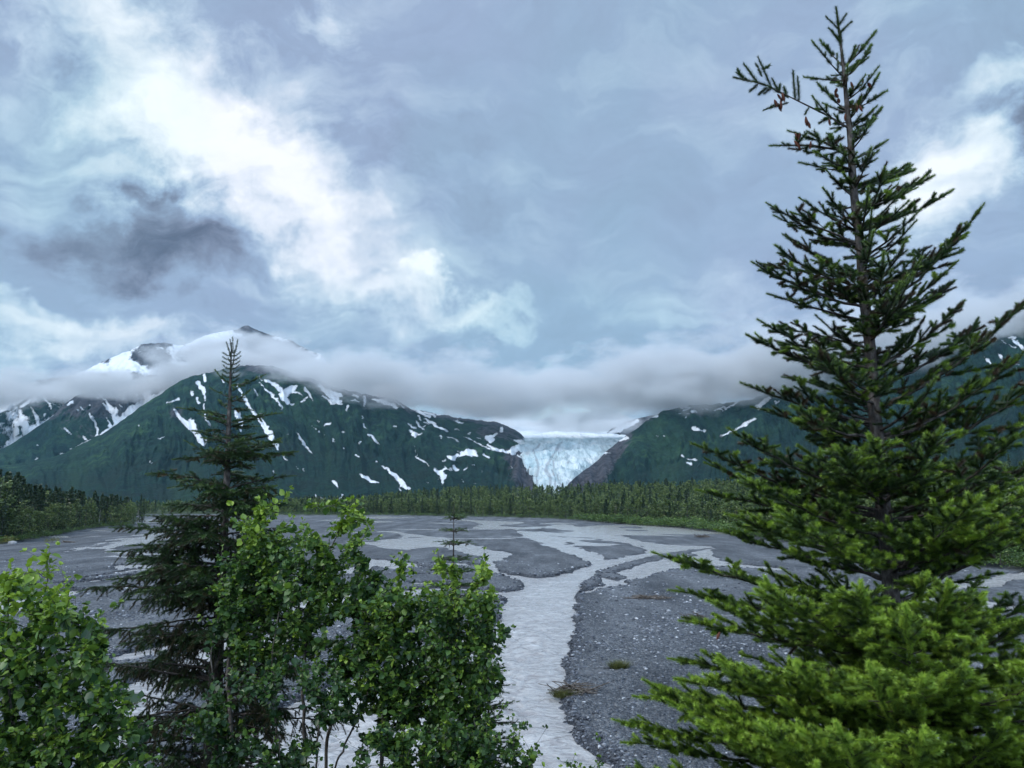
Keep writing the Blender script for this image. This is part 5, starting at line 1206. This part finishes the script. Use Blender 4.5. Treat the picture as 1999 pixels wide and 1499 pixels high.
leafy_tree('broadleaf_tree', 'big-leaved bushy young tree in the lower left corner', 'tree',
    [[(90, 1620, 0), (95, 1480, 0), (80, 1350, 0), (75, 1220, 0), (100, 1090, 0)], [(40, 1620, 0), (30, 1450, 0), (10, 1300, 0), (20, 1150, 0)], [(150, 1620, .1), (160, 1460, 0), (180, 1330, 0), (190, 1240, 0)]],
    [(-60, 1170), (0, 1150), (15, 1105), (30, 1120), (60, 1110), (85, 1100), (95, 1068), (120, 1068), (128, 1095), (118, 1120), (150, 1130), (150, 1170), (175, 1200), (205, 1230), (222, 1300), (245, 1360), (275, 1400), (300, 1460), (300, 1600), (-60, 1600)], 5.6, 0.55, 927, 37, leaf=0.058, perm=13, group=G, bright_top=1120, tint0=0.46, tops=((96, 1066), (112, 1064), (20, 1098), (145, 1125)))
leafy_tree('broadleaf_shrub', 'slim leafy shrub standing alone in front of the river at the bottom edge', 'shrub',
    [[(1000, 1620, 0), (1002, 1500, 0), (1003, 1410, 0)], [(985, 1620, 0), (1025, 1500, 0), (1038, 1470, 0)]],
    [(996, 1402), (1008, 1404), (1015, 1440), (1022, 1460), (1042, 1455), (1050, 1475), (1035, 1500), (1040, 1580), (960, 1580), (985, 1470), (990, 1430)], 6.6, 0.25, 104, 38, leaf=0.043, perm=12, tint0=0.38, tops=((1002, 1398), (1045, 1456)))
leafy_tree('broadleaf_shrub', 'reddish-tipped shrub twigs just showing at the bottom edge below the driftwood', 'shrub',
    [[(1100, 1620, 0), (1110, 1530, 0), (1115, 1490, 0)], [(1150, 1620, 0), (1160, 1530, 0), (1165, 1495, 0)], [(1080, 1620, 0), (1070, 1530, 0)]],
    [(1055, 1500), (1085, 1485), (1100, 1492), (1120, 1478), (1140, 1492), (1165, 1480), (1190, 1490), (1195, 1580), (1050, 1580)], 6.2, 0.3, 104, 39, leaf=0.040, perm=12, tint0=0.45, tops=((1122, 1474), (1168, 1478), (1092, 1482)))
# ================================================================== FAR WOODS, BUSHES, SNAGS
M_poplar = material('poplar_foliage', needle_mat((0.030, 0.054, 0.016), (0.095, 0.140, 0.040), (0.20, 0.245, 0.085)))
M_wood_spruce = material('far_spruce_foliage', needle_mat((0.014, 0.030, 0.015), (0.038, 0.066, 0.028), (0.085, 0.12, 0.045)))
M_willow = material('willow_foliage', needle_mat((0.030, 0.062, 0.016), (0.085, 0.150, 0.034), (0.18, 0.26, 0.055)))
M_yellow = material('yellowing_foliage', needle_mat((0.08, 0.09, 0.02), (0.16, 0.16, 0.04), (0.28, 0.25, 0.06)))
M_snag = material('bleached_wood', bark_mat((0.13, 0.12, 0.11), (0.25, 0.24, 0.22), (0.42, 0.41, 0.39), 2.0))
def quads_at(P, size, rs, flat=0.0, down=0.0):
    n = len(P); A = rs.standard_normal((n, 3)); A[:, 2] -= down; A /= np.linalg.norm(A, axis=1)[:, None]
    B = np.cross(A, rs.standard_normal((n, 3))); B /= np.linalg.norm(B, axis=1)[:, None]+1e-9
    s = (size*rs.uniform(0.6, 1.4, n))[:, None]
    V = np.stack([P-A*s, P+B*s*0.6, P+A*s, P-B*s*0.6], 1).reshape(-1, 3)
    return V, np.arange(n*4).reshape(-1, 4)
def crown_poplar(rs, nclump=34, per=26, wide=0.235, lo=0.10, q=0.021):
    P, T = [], []
    for i in range(nclump):
        h = lo+(1-lo)*rs.random()**0.85; f = (h-lo)/(1-lo); r = wide*(math.sin(math.pi*min(0.98, 0.16+0.80*f))**0.8)*(1.05-0.35*f)
        a = rs.uniform(0, 6.28); rr = r*rs.uniform(0.35, 1.0); c = np.array([rr*math.cos(a), rr*math.sin(a), h*0.96])
        k = int(per*rs.uniform(0.5, 1.4)); P.append(c+rs.standard_normal((k, 3))*np.array([0.034, 0.034, 0.040])*(1.15-0.5*f)); T.append(np.full(k, 0.5+rs.normal(0, 0.17))+rs.normal(0, 0.10, k))
    P = np.concatenate(P); T = np.concatenate(T); m = (P[:, 2] < 1.02) & (P[:, 2] > 0.04); P, T = P[m], T[m]
    V, Q = quads_at(P, q, rs); return V, Q, np.repeat(np.clip(T, 0.2, 1), 4)
def crown_spruce(rs, n=620, wide=0.135, lo=0.07, q=0.024, ragged=0.3):
    h = lo+(1-lo)*rs.random(n)**1.05; f = (h-lo)/(1-lo); tier = 0.85+ragged*np.sin(h*62+rs.uniform(0, 6))*0.6+ragged*0.4*rs.standard_normal(n)
    a = rs.uniform(0, 6.28, n); lob = 1+0.22*np.sin(a*3+rs.uniform(0, 6))+0.15*np.sin(a*5+h*30); r = wide*(1-f)**0.85*tier*lob*rs.uniform(0.25, 1, n)**0.5+0.004
    P = np.stack([r*np.cos(a), r*np.sin(a), h-0.12*r], 1); V, Q = quads_at(P, q*0.9, rs, down=0.4)
    T = 0.45+0.16*np.sin(a*2+h*11)+rs.normal(0, 0.13, n); return V, Q, np.repeat(np.clip(T, 0.2, 1), 4)
def crown_bush(rs, nclump=22, per=26, q=0.045):
    P, T = [], []
    for i in range(nclump):
        a = rs.uniform(0, 6.28); r = 0.75*rs.random()**0.5; h = 0.85*math.sqrt(max(0, 1-r*r))*rs.uniform(0.25, 1.0)+0.08; k = int(per*rs.uniform(.6, 1.4))
        P.append(np.array([r*math.cos(a)*0.85, r*math.sin(a)*0.85, h])+rs.standard_normal((k, 3))*np.array([.10, .10, .09])); T.append(np.full(k, 0.5+rs.normal(0, .16))+rs.normal(0, .1, k))
    P = np.concatenate(P); T = np.concatenate(T); P[:, 2] = np.abs(P[:, 2]); V, Q = quads_at(P, q, rs); return V, Q, np.repeat(np.clip(T, 0.2, 1), 4)
def trunk_arr(rs, r=0.012, limbs=10, top=0.93, lo=0.2, reach=0.11):
    W = Wood(); W.tube([(0, 0, -0.03), (0.004, 0, 0.3), (-0.003, 0.003, 0.6), (0.002, 0, top)], [r, r*0.8, r*0.5, r*0.1], 6)
    for i in range(limbs):
        h = rs.uniform(lo, 0.85); a = rs.uniform(0, 6.28); l = reach*(1.1-h); W.tube([(0, 0, h), (l*.5*math.cos(a), l*.5*math.sin(a), h+l*.35), (l*math.cos(a), l*math.sin(a), h+l*.8)], [r*.35, r*.22, r*.06], 4)
    return W.arrays()
def make_proto(kind, i):
    rs = np.random.default_rng(500+i*7+len(kind))
    cr = {'poplar': crown_poplar, 'spruce': crown_spruce, 'bush': crown_bush}[kind](rs)
    mt = {'poplar': M_poplar, 'spruce': M_wood_spruce, 'bush': M_willow}[kind]
    me = mesh_np(kind+'_crown', cr[0], Q=cr[1], attrs={'tint': cr[2]}, mats=[mt])
    ta = trunk_arr(rs) if kind != 'bush' else trunk_arr(rs, 0.02, 7, 0.6, 0.05, 0.5)
    tm = mesh_np(kind+'_trunk', ta[0], Q=ta[1], smooth=True, mats=[M_bark_alder if kind != 'spruce' else M_bark_spruce])
    return dict(kind=kind, crown=me, trunk=tm, arr=cr)
PROTO = {k: [make_proto(k, i) for i in range(n)] for k, n in (('poplar', 6), ('spruce', 5), ('bush', 5))}
def far_tree(kind, x, y, h, name, label, cat, group, rs, wide=1.0, mat=None, z=None):
    p = PROTO[kind][rs.integers(len(PROTO[kind]))]
    if z is None: z = float(ground_z(np.array([x]), np.array([y]))[0])
    root = empty(name, (x, y, z-0.05)); root.rotation_euler = (0, 0, rs.uniform(0, 6.28)); root.scale = (h*wide, h*wide, h)
    tag(root, label, cat, group)
    t_ = link('stem' if kind == 'bush' else 'trunk', p['trunk'], root)
    c = link('foliage' if kind == 'bush' else 'crown', p['crown'], root)
    if mat is not None: c.material_slots[0].link = 'OBJECT'; c.material_slots[0].material = mat
    return root
def edge_at(px):
    return float(np.interp((px-CX)/FPX, EDGE_X, EDGE_Y))
rs = np.random.default_rng(77)
def place(px, b):
    Y = edge_at(px)+b; return (px-CX)/FPX*Y, Y
# a picture-independent wood: rows stand behind the gravel edge, denser in front
front = []
def add_ind(n, x0, x1, b0, b1, kinds, hfun, name_label, group, wide=(1.1, 1.65)):
    for i in range(n):
        px = x0+(x1-x0)*(i+rs.uniform(0.1, 0.9))/n; b = rs.uniform(b0, b1); x, y = place(px, b)
        k = 'poplar' if rs.random() < kinds else 'spruce'
        front.append((k, x, y, hfun(px)*rs.uniform(0.68, 1.12), name_label[k], group[k], rs.uniform(*wide)))
PN = {'poplar': 'poplar_tree', 'spruce': 'spruce_tree'}
add_ind(95, 640, 1330, 3, 22, 0.72, lambda p: 11.5, {'poplar': 'mid green poplar along the far gravel edge below the glacier', 'spruce': 'dark pointed spruce along the far gravel edge below the glacier'}, {'poplar': 'poplars along the far gravel edge', 'spruce': 'spruces along the far gravel edge'})
add_ind(60, 1330, 2060, 3, 26, 0.85, lambda p: np.interp(p, [1330, 1500, 1750, 2000], [11, 11, 13, 16]), {'poplar': 'pale green poplar in the wood behind the tall right spruce', 'spruce': 'dark spruce in the wood behind the tall right spruce'}, {'poplar': 'poplars behind the tall right spruce', 'spruce': 'spruces behind the tall right spruce'})
add_ind(24, 270, 640, 3, 16, 0.9, lambda p: 9.5, {'poplar': 'small light green poplar on the distant plain between the left wood and the thicket', 'spruce': 'small dark spruce on the distant plain between the left wood and the thicket'}, {'poplar': 'poplars on the distant plain', 'spruce': 'spruces on the distant plain'})
LL = {'poplar': 'bushy green poplar at the front of the wood on the left shore', 'spruce': 'blackish spruce in the wood on the left shore'}; LG = {'poplar': 'poplars of the left shore', 'spruce': 'spruces of the left shore'}
add_ind(34, -70, 262, 3, 9, 0.88, lambda p: np.interp(p, [0, 60, 150, 262], [12, 10.8, 9.6, 9]), LL, LG, (1.1, 1.5))
add_ind(46, -70, 262, 9, 34, 0.12, lambda p: np.interp(p, [0, 40, 80, 200, 262], [17.8, 17, 13.4, 13, 11]), LL, LG, (0.95, 1.3))
for k, x, y, h, lab, grp, w in front: far_tree(k, x, y, h, PN[k], lab, 'tree', grp, rs, w)
# bushes along the edges
def bushes(n, x0, x1, b0, b1, h0, h1, label, group, wide=(1.2, 1.9)):
    for i in range(n):
        px = x0+(x1-x0)*(i+rs.uniform(0, 1))/n; x, y = place(px, rs.uniform(b0, b1))
        far_tree('bush', x, y, rs.uniform(h0, h1), 'willow_bush', label, 'bush', group, rs, rs.uniform(*wide))
bushes(30, 560, 1130, -1, 2, 2.0, 3.2, 'dark green willow bush on the far gravel edge left of the glacier line', 'willow bushes on the far edge')
bushes(80, 1130, 1560, -7, 2, 3.0, 5.2, 'bright green willow bush fringing the far gravel bank right of the glacier line', 'willow bushes on the right bank')
bushes(26, 1560, 2060, -3, 3, 2.5, 4.2, 'green willow bush fringing the bank behind the tall right spruce', 'willow bushes behind the right spruce')
bushes(34, -60, 262, -2.5, 1, 1.4, 2.8, 'green willow bush at the foot of the left shore wood', 'willow bushes of the left shore')
far_tree('bush', *place(34, -5), 2.3, 'willow_bush', 'yellowish bush beside the pale boulder on the left shore', 'bush', None, rs, 1.5, M_yellow)
far_tree('bush', *place(120, -42), 1.6, 'willow_bush', 'brownish low bush standing alone on the gravel just above the lower left tree top', 'bush', None, rs, 1.7, M_yellow)
# the wood behind, far too many to count
def mass(name, label, spec):
    Vs, Qs, Ts, Ms, nv = [], [], [], [], 0
    for (kind, x, y, h, w) in spec:
        p = PROTO[kind][rs.integers(len(PROTO[kind]))]['arr']; V, Q, T = p
        if y > 700 or True:
            nq = len(Q); keep = rs.random(nq) < (0.62 if y < 620 else 0.40); kk = np.where(keep)[0]
            V = V.reshape(nq, 4, 3)[kk]; c = V.mean(1, keepdims=True); V = c+(V-c)*(1.35 if y < 620 else 1.7); V = V.reshape(-1, 3); T = T.reshape(nq, 4)[kk].ravel(); Q = np.arange(len(V)).reshape(-1, 4)
        a = rs.uniform(0, 6.28); ca, sa = math.cos(a), math.sin(a)
        z = SPZ[(x, y)]
        X = (V[:, 0]*ca-V[:, 1]*sa)*h*w+x; Y = (V[:, 0]*sa+V[:, 1]*ca)*h*w+y; Z = V[:, 2]*h+z-0.2
        Vs.append(np.stack([X, Y, Z], 1)); Qs.append(Q+nv); nv += len(V); Ts.append(np.clip(T+rs.normal(0, 0.10), 0.2, 1)); Ms.append(np.full(len(Q), {'poplar': 0, 'spruce': 1, 'bush': 2}[kind]))
    me = mesh_np(name, np.concatenate(Vs), Q=np.concatenate(Qs), attrs={'tint': np.concatenate(Ts)}, mats=[M_poplar, M_wood_spruce, M_willow], midx=np.concatenate(Ms))
    tag(link(name, me), label, kind='stuff')
SPZ = {}
def spec_rows(n, x0, x1, b0, b1, kinds, h, power=1.4):
    out = []
    for i in range(n):
        px = rs.uniform(x0, x1); b = b0+(b1-b0)*rs.random()**power; x, y = place(px, b)
        k = 'poplar' if rs.random() < kinds else 'spruce'
        out.append((k, x, y, (h(px) if callable(h) else h)*rs.uniform(0.72, 1.12)*(1.12 if k == 'spruce' else 1), rs.uniform(1.0, 1.5)))
    xs_, ys_ = np.array([o[1] for o in out]), np.array([o[2] for o in out]); zs = ground_z(xs_, ys_)
    for o, z in zip(out, zs): SPZ[(o[1], o[2])] = float(z)
    return out
mass('distant_forest', 'wood of poplar and spruce covering the flat below the mountains',
     spec_rows(1700, 560, 1500, 20, 430, 0.74, 11.5)+spec_rows(520, 1500, 2150, 20, 330, 0.70, 14.5)+spec_rows(260, 262, 640, 14, 260, 0.7, 10.0)+spec_rows(330, -160, 262, 30, 170, 0.10, lambda p: np.interp(p, [0, 40, 80, 200, 262], [18, 17, 13.8, 12.6, 10.5])))
# snags and the lone dark pair on the plain
def snag(px, y_foot, y_top, lean, label):
    Y = gy(px, y_foot, 0.2); x = (px-CX)/FPX*Y*1.0; z = float(ground_z(np.array([x]), np.array([Y]))[0]); h = (y_foot-y_top)/FPX*Y
    W = Wood(); W.tube([(0, 0, -0.3), (lean*h*0.5, 0, h*0.5), (lean*h, 0, h)], [0.22, 0.16, 0.07], 7, 0.05)
    for i in range(7):
        q = rs.uniform(0.35, 0.95)*h; a = rs.uniform(0, 6.28); l = rs.uniform(0.3, 0.9); W.tube([(lean*q, 0, q), (lean*q+l*math.cos(a), l*math.sin(a), q+0.25*l)], [0.05, 0.015], 4)
    V, Q = W.arrays(); o = link('dead_trunk', mesh_np('dead_trunk', V, Q=Q, smooth=True, mats=[M_snag]), loc=(x, Y, z)); tag(o, label, 'dead tree')
snag(206, 1029, 996, 0.06, 'tall leaning bleached trunk in front of the dark left wood')
snag(180, 1030, 1012, 0.0, 'short bleached trunk in front of the dark left wood')
snag(270, 1020, 1000, 0.0, 'thin grey trunk standing alone left of the dark spruce pair')
snag(280, 1021, 992, 0.03, 'grey dead trunk right beside the dark spruce pair')
for px, hh, lb in ((284, 17.0, 'tallest dark narrow spruce standing alone on the far gravel'), (290, 14.5, 'shorter dark narrow spruce leaning against the tallest one on the far gravel')):
    Y = gy(px, 1021, 0.2); x = (px-CX)/FPX*Y; far_tree('spruce', x, Y, hh*0.86, 'spruce_tree', lb, 'tree', None, rs, 0.8)
# ================================================================== THINGS ON THE GRAVEL
def gpt(px, py):
    z = 0.4
    for _ in range(3):
        Y = gy(px, py, z); cyv = (CY-py)/FPX; x = (px-CX)/FPX*Y/(CP-cyv*SP); z = float(ground_z(np.array([x]), np.array([Y]))[0]); z = max(z, 0.0)
    return x, Y, z
M_stick = material('drift_sticks', bark_mat((0.05, 0.04, 0.032), (0.12, 0.10, 0.085), (0.30, 0.27, 0.24), 6.0))
M_grass = material('dry_grass', needle_mat((0.05, 0.06, 0.02), (0.11, 0.12, 0.04), (0.24, 0.23, 0.09)))
def grass_mesh(name, n, r, h, rs):
    a = rs.uniform(0, 6.28, n); rr = r*rs.random(n)**0.7; B = np.stack([rr*np.cos(a), rr*np.sin(a)*0.6, np.zeros(n)-0.03], 1)
    D = np.stack([rr*np.cos(a)*0.9+rs.normal(0, .12, n), rr*np.sin(a)*0.6+rs.normal(0, .12, n), h*rs.uniform(0.5, 1.1, n)], 1)
    S = np.stack([-np.sin(a), np.cos(a), a*0], 1)*0.018
    V = np.stack([B-S, B+S, B+D], 1).reshape(-1, 3); T = np.repeat(np.clip(rs.normal(.55, .2, n), .2, 1), 3)
    return mesh_np(name, V, F=np.arange(n*3).reshape(-1, 3), attrs={'tint': T}, mats=[M_grass])
def sticks(name, n, rx, ry, h, ln, rs, rad=0.022):
    W = Wood()
    for i in range(n):
        c = np.array([rs.normal(0, rx*.45), rs.normal(0, ry*.45), abs(rs.normal(0, h*.5))+0.03]); a = rs.normal(0, 0.9); d = np.array([math.cos(a), math.sin(a)*0.7, rs.normal(0, 0.22)])*ln*rs.uniform(.4, 1.2)/2
        m_ = c+rs.normal(0, .05, 3); r = rad*rs.uniform(.5, 1.5); W.tube([c-d, m_, c+d], [r, r*.85, r*.3], 5)
    V, Q = W.arrays(); V[:, 2] = np.maximum(V[:, 2], -0.05); return mesh_np(name, V, Q=Q, smooth=True, mats=[M_stick])
def ground_thing(name, px, py, label, cat, parts):
    x, y, z = gpt(px, py); root = empty(name, (x, y, z)); tag(root, label, cat)
    for pn, me, off in parts: link(pn, me, root).location = off
ground_thing('driftwood_pile', 1118, 1352, 'tangled heap of brown driftwood sticks at the water edge', 'driftwood', [('sticks', sticks('sticks', 130, 1.05, 0.55, 0.42, 1.5, rs), (0, 0, 0)), ('log', sticks('log', 3, 0.8, 0.3, 0.1, 2.6, rs, 0.05), (0.9, 0, 0))])
x_, y_, z_ = gpt(1100, 1358); o = link('grass_clump', grass_mesh('grass_clump', 700, 0.62, 0.50, rs), loc=(x_, y_-0.3, z_)); tag(o, 'green grass clump caught on the left end of the driftwood heap', 'grass clump')
x_, y_, z_ = gpt(1208, 1304); o = link('grass_clump', grass_mesh('grass_clump', 700, 0.62, 0.58, rs), loc=(x_, y_, z_)); tag(o, 'yellowish grass clump standing alone on bare gravel', 'grass clump')
ground_thing('driftwood_pile', 1270, 1168, 'long low streak of brown debris on the gravel upstream of the grass clump', 'driftwood', [('sticks', sticks('sticks', 120, 2.6, 0.9, 0.16, 2.0, rs, 0.035), (0, 0, 0))])
ground_thing('driftwood_pile', 1358, 1212, 'dark brown debris mound beside the left edge of the tall right spruce', 'driftwood', [('sticks', sticks('sticks', 120, 0.95, 0.5, 0.5, 1.3, rs, 0.035), (0, 0, 0))])
ground_thing('driftwood_pile', 1372, 1049, 'small rusty brown debris heap far out near the bushes', 'driftwood', [('sticks', sticks('sticks', 90, 2.0, 1.0, 0.6, 2.2, rs, 0.07), (0, 0, 0))])
ground_thing('driftwood_pile', 135, 1059, 'thin drift log with debris on the gravel before the left shore wood', 'driftwood', [('sticks', sticks('sticks', 50, 1.6, 0.6, 0.25, 2.4, rs, 0.06), (0, 0, 0)), ('log', sticks('log', 2, 0.7, 0.2, 0.2, 3.6, rs, 0.12), (1.0, 0, 0))])
def rock_mesh(name, rs, sub=3, mat=None):
    bm = __import__('bmesh').new(); __import__('bmesh').ops.create_icosphere(bm, subdivisions=sub, radius=1.0); V = np.array([v.co[:] for v in bm.verts]); F = np.array([[v.index for v in f.verts] for f in bm.faces]); bm.free()
    d = 1+0.22*fbm(V[:, 0]*1.1+5, V[:, 1]*1.1, V[:, 2]*1.1, oct=3, seed=int(rs.integers(1000))); V = np.sign(V)*np.abs(V)**0.8*d[:, None]*np.array([1, .75, .55]); return mesh_np(name, V, F=F, smooth=False, mats=[mat])
M_boulder = material('pale_boulder', bark_mat((0.14, 0.145, 0.15), (0.24, 0.245, 0.25), (0.36, 0.37, 0.38), 1.5))
x_, y_, z_ = gpt(24, 1062); o = link('boulder', rock_mesh('boulder', rs, 3, M_boulder), loc=(x_, y_, z_+0.2)); o.scale = (1.3, 1.0, 1.1); tag(o, 'pale angular boulder at the foot of the left shore bushes', 'boulder')
# loose cobbles
def cobbles():
    ico = __import__('bmesh').new(); __import__('bmesh').ops.create_icosphere(ico, subdivisions=1, radius=1.0); V0 = np.array([v.co[:] for v in ico.verts]); F0 = np.array([[v.index for v in f.verts] for f in ico.faces]); ico.free()
    rs = np.random.default_rng(4); N = 150000
    Y = 1/rs.uniform(1/150., 1/29., N); A = rs.uniform(-0.72, 0.62, N); X = A*Y; s = water_sd(X, Y)
    bankw = np.exp(-((s-0.35)/0.7)**2)
    patch = sstep(-0.1, 0.4, fbm(X*0.12, Y*0.08, oct=3, seed=91))
    p = np.where(s > -0.45, 0.10+0.75*bankw+0.34*patch, np.where(s > -1.2, 0.05, 0.0))
    m = rs.random(N) < p; X, Y, s = X[m], Y[m], s[m]; n = len(X); Z = ground_from(X, Y, s)
    sz = 0.030+0.11*rs.random(n)**2.4+0.05*np.exp(-((s-0.2)/0.5)**2)*rs.random(n); sz *= np.clip(Y/48, 0.9, 1.8)
    rot = rs.uniform(0, 6.28, n); sc = np.stack([sz*rs.uniform(.9, 1.5, n), sz*rs.uniform(.6, 1.0, n), sz*rs.uniform(.35, .7, n)], 1)
    V = V0[None]*(1+0.16*rs.standard_normal((n, len(V0), 1)))*sc[:, None]; c, s_ = np.cos(rot)[:, None], np.sin(rot)[:, None]
    V = np.stack([V[..., 0]*c-V[..., 1]*s_+X[:, None], V[..., 0]*s_+V[..., 1]*c+Y[:, None], V[..., 2]+(Z+sz*0.12)[:, None]], -1)
    F = (F0[None]+np.arange(n)[:, None, None]*len(V0)).reshape(-1, 3)
    tone = np.clip(rs.beta(1.6, 3.2, n)*1.1-0.25*np.exp(-((s-0.1)/0.7)**2)+np.where(rs.random(n) < 0.05, 0.4, 0), 0, 1)
    def f(t, m):
        P = t.n('ShaderNodeNewGeometry').outputs['Position']; c = t.ramp(t.attr('tone'), [(0.0, (0.030, 0.034, 0.044)), (0.35, (0.12, 0.132, 0.158)), (0.7, (0.27, 0.285, 0.31)), (1.0, (0.52, 0.53, 0.55))]); principled(t, c, 0.6, 0.35)
    me = mesh_np('cobbles', V.reshape(-1, 3), F=F, attrs={'tone': np.repeat(tone, len(V0))}, mats=[material('cobble_stone', f)])
    tag(link('cobbles', me), 'loose grey cobbles strewn over the bars', kind='stuff'); print('cobbles', n)
cobbles()
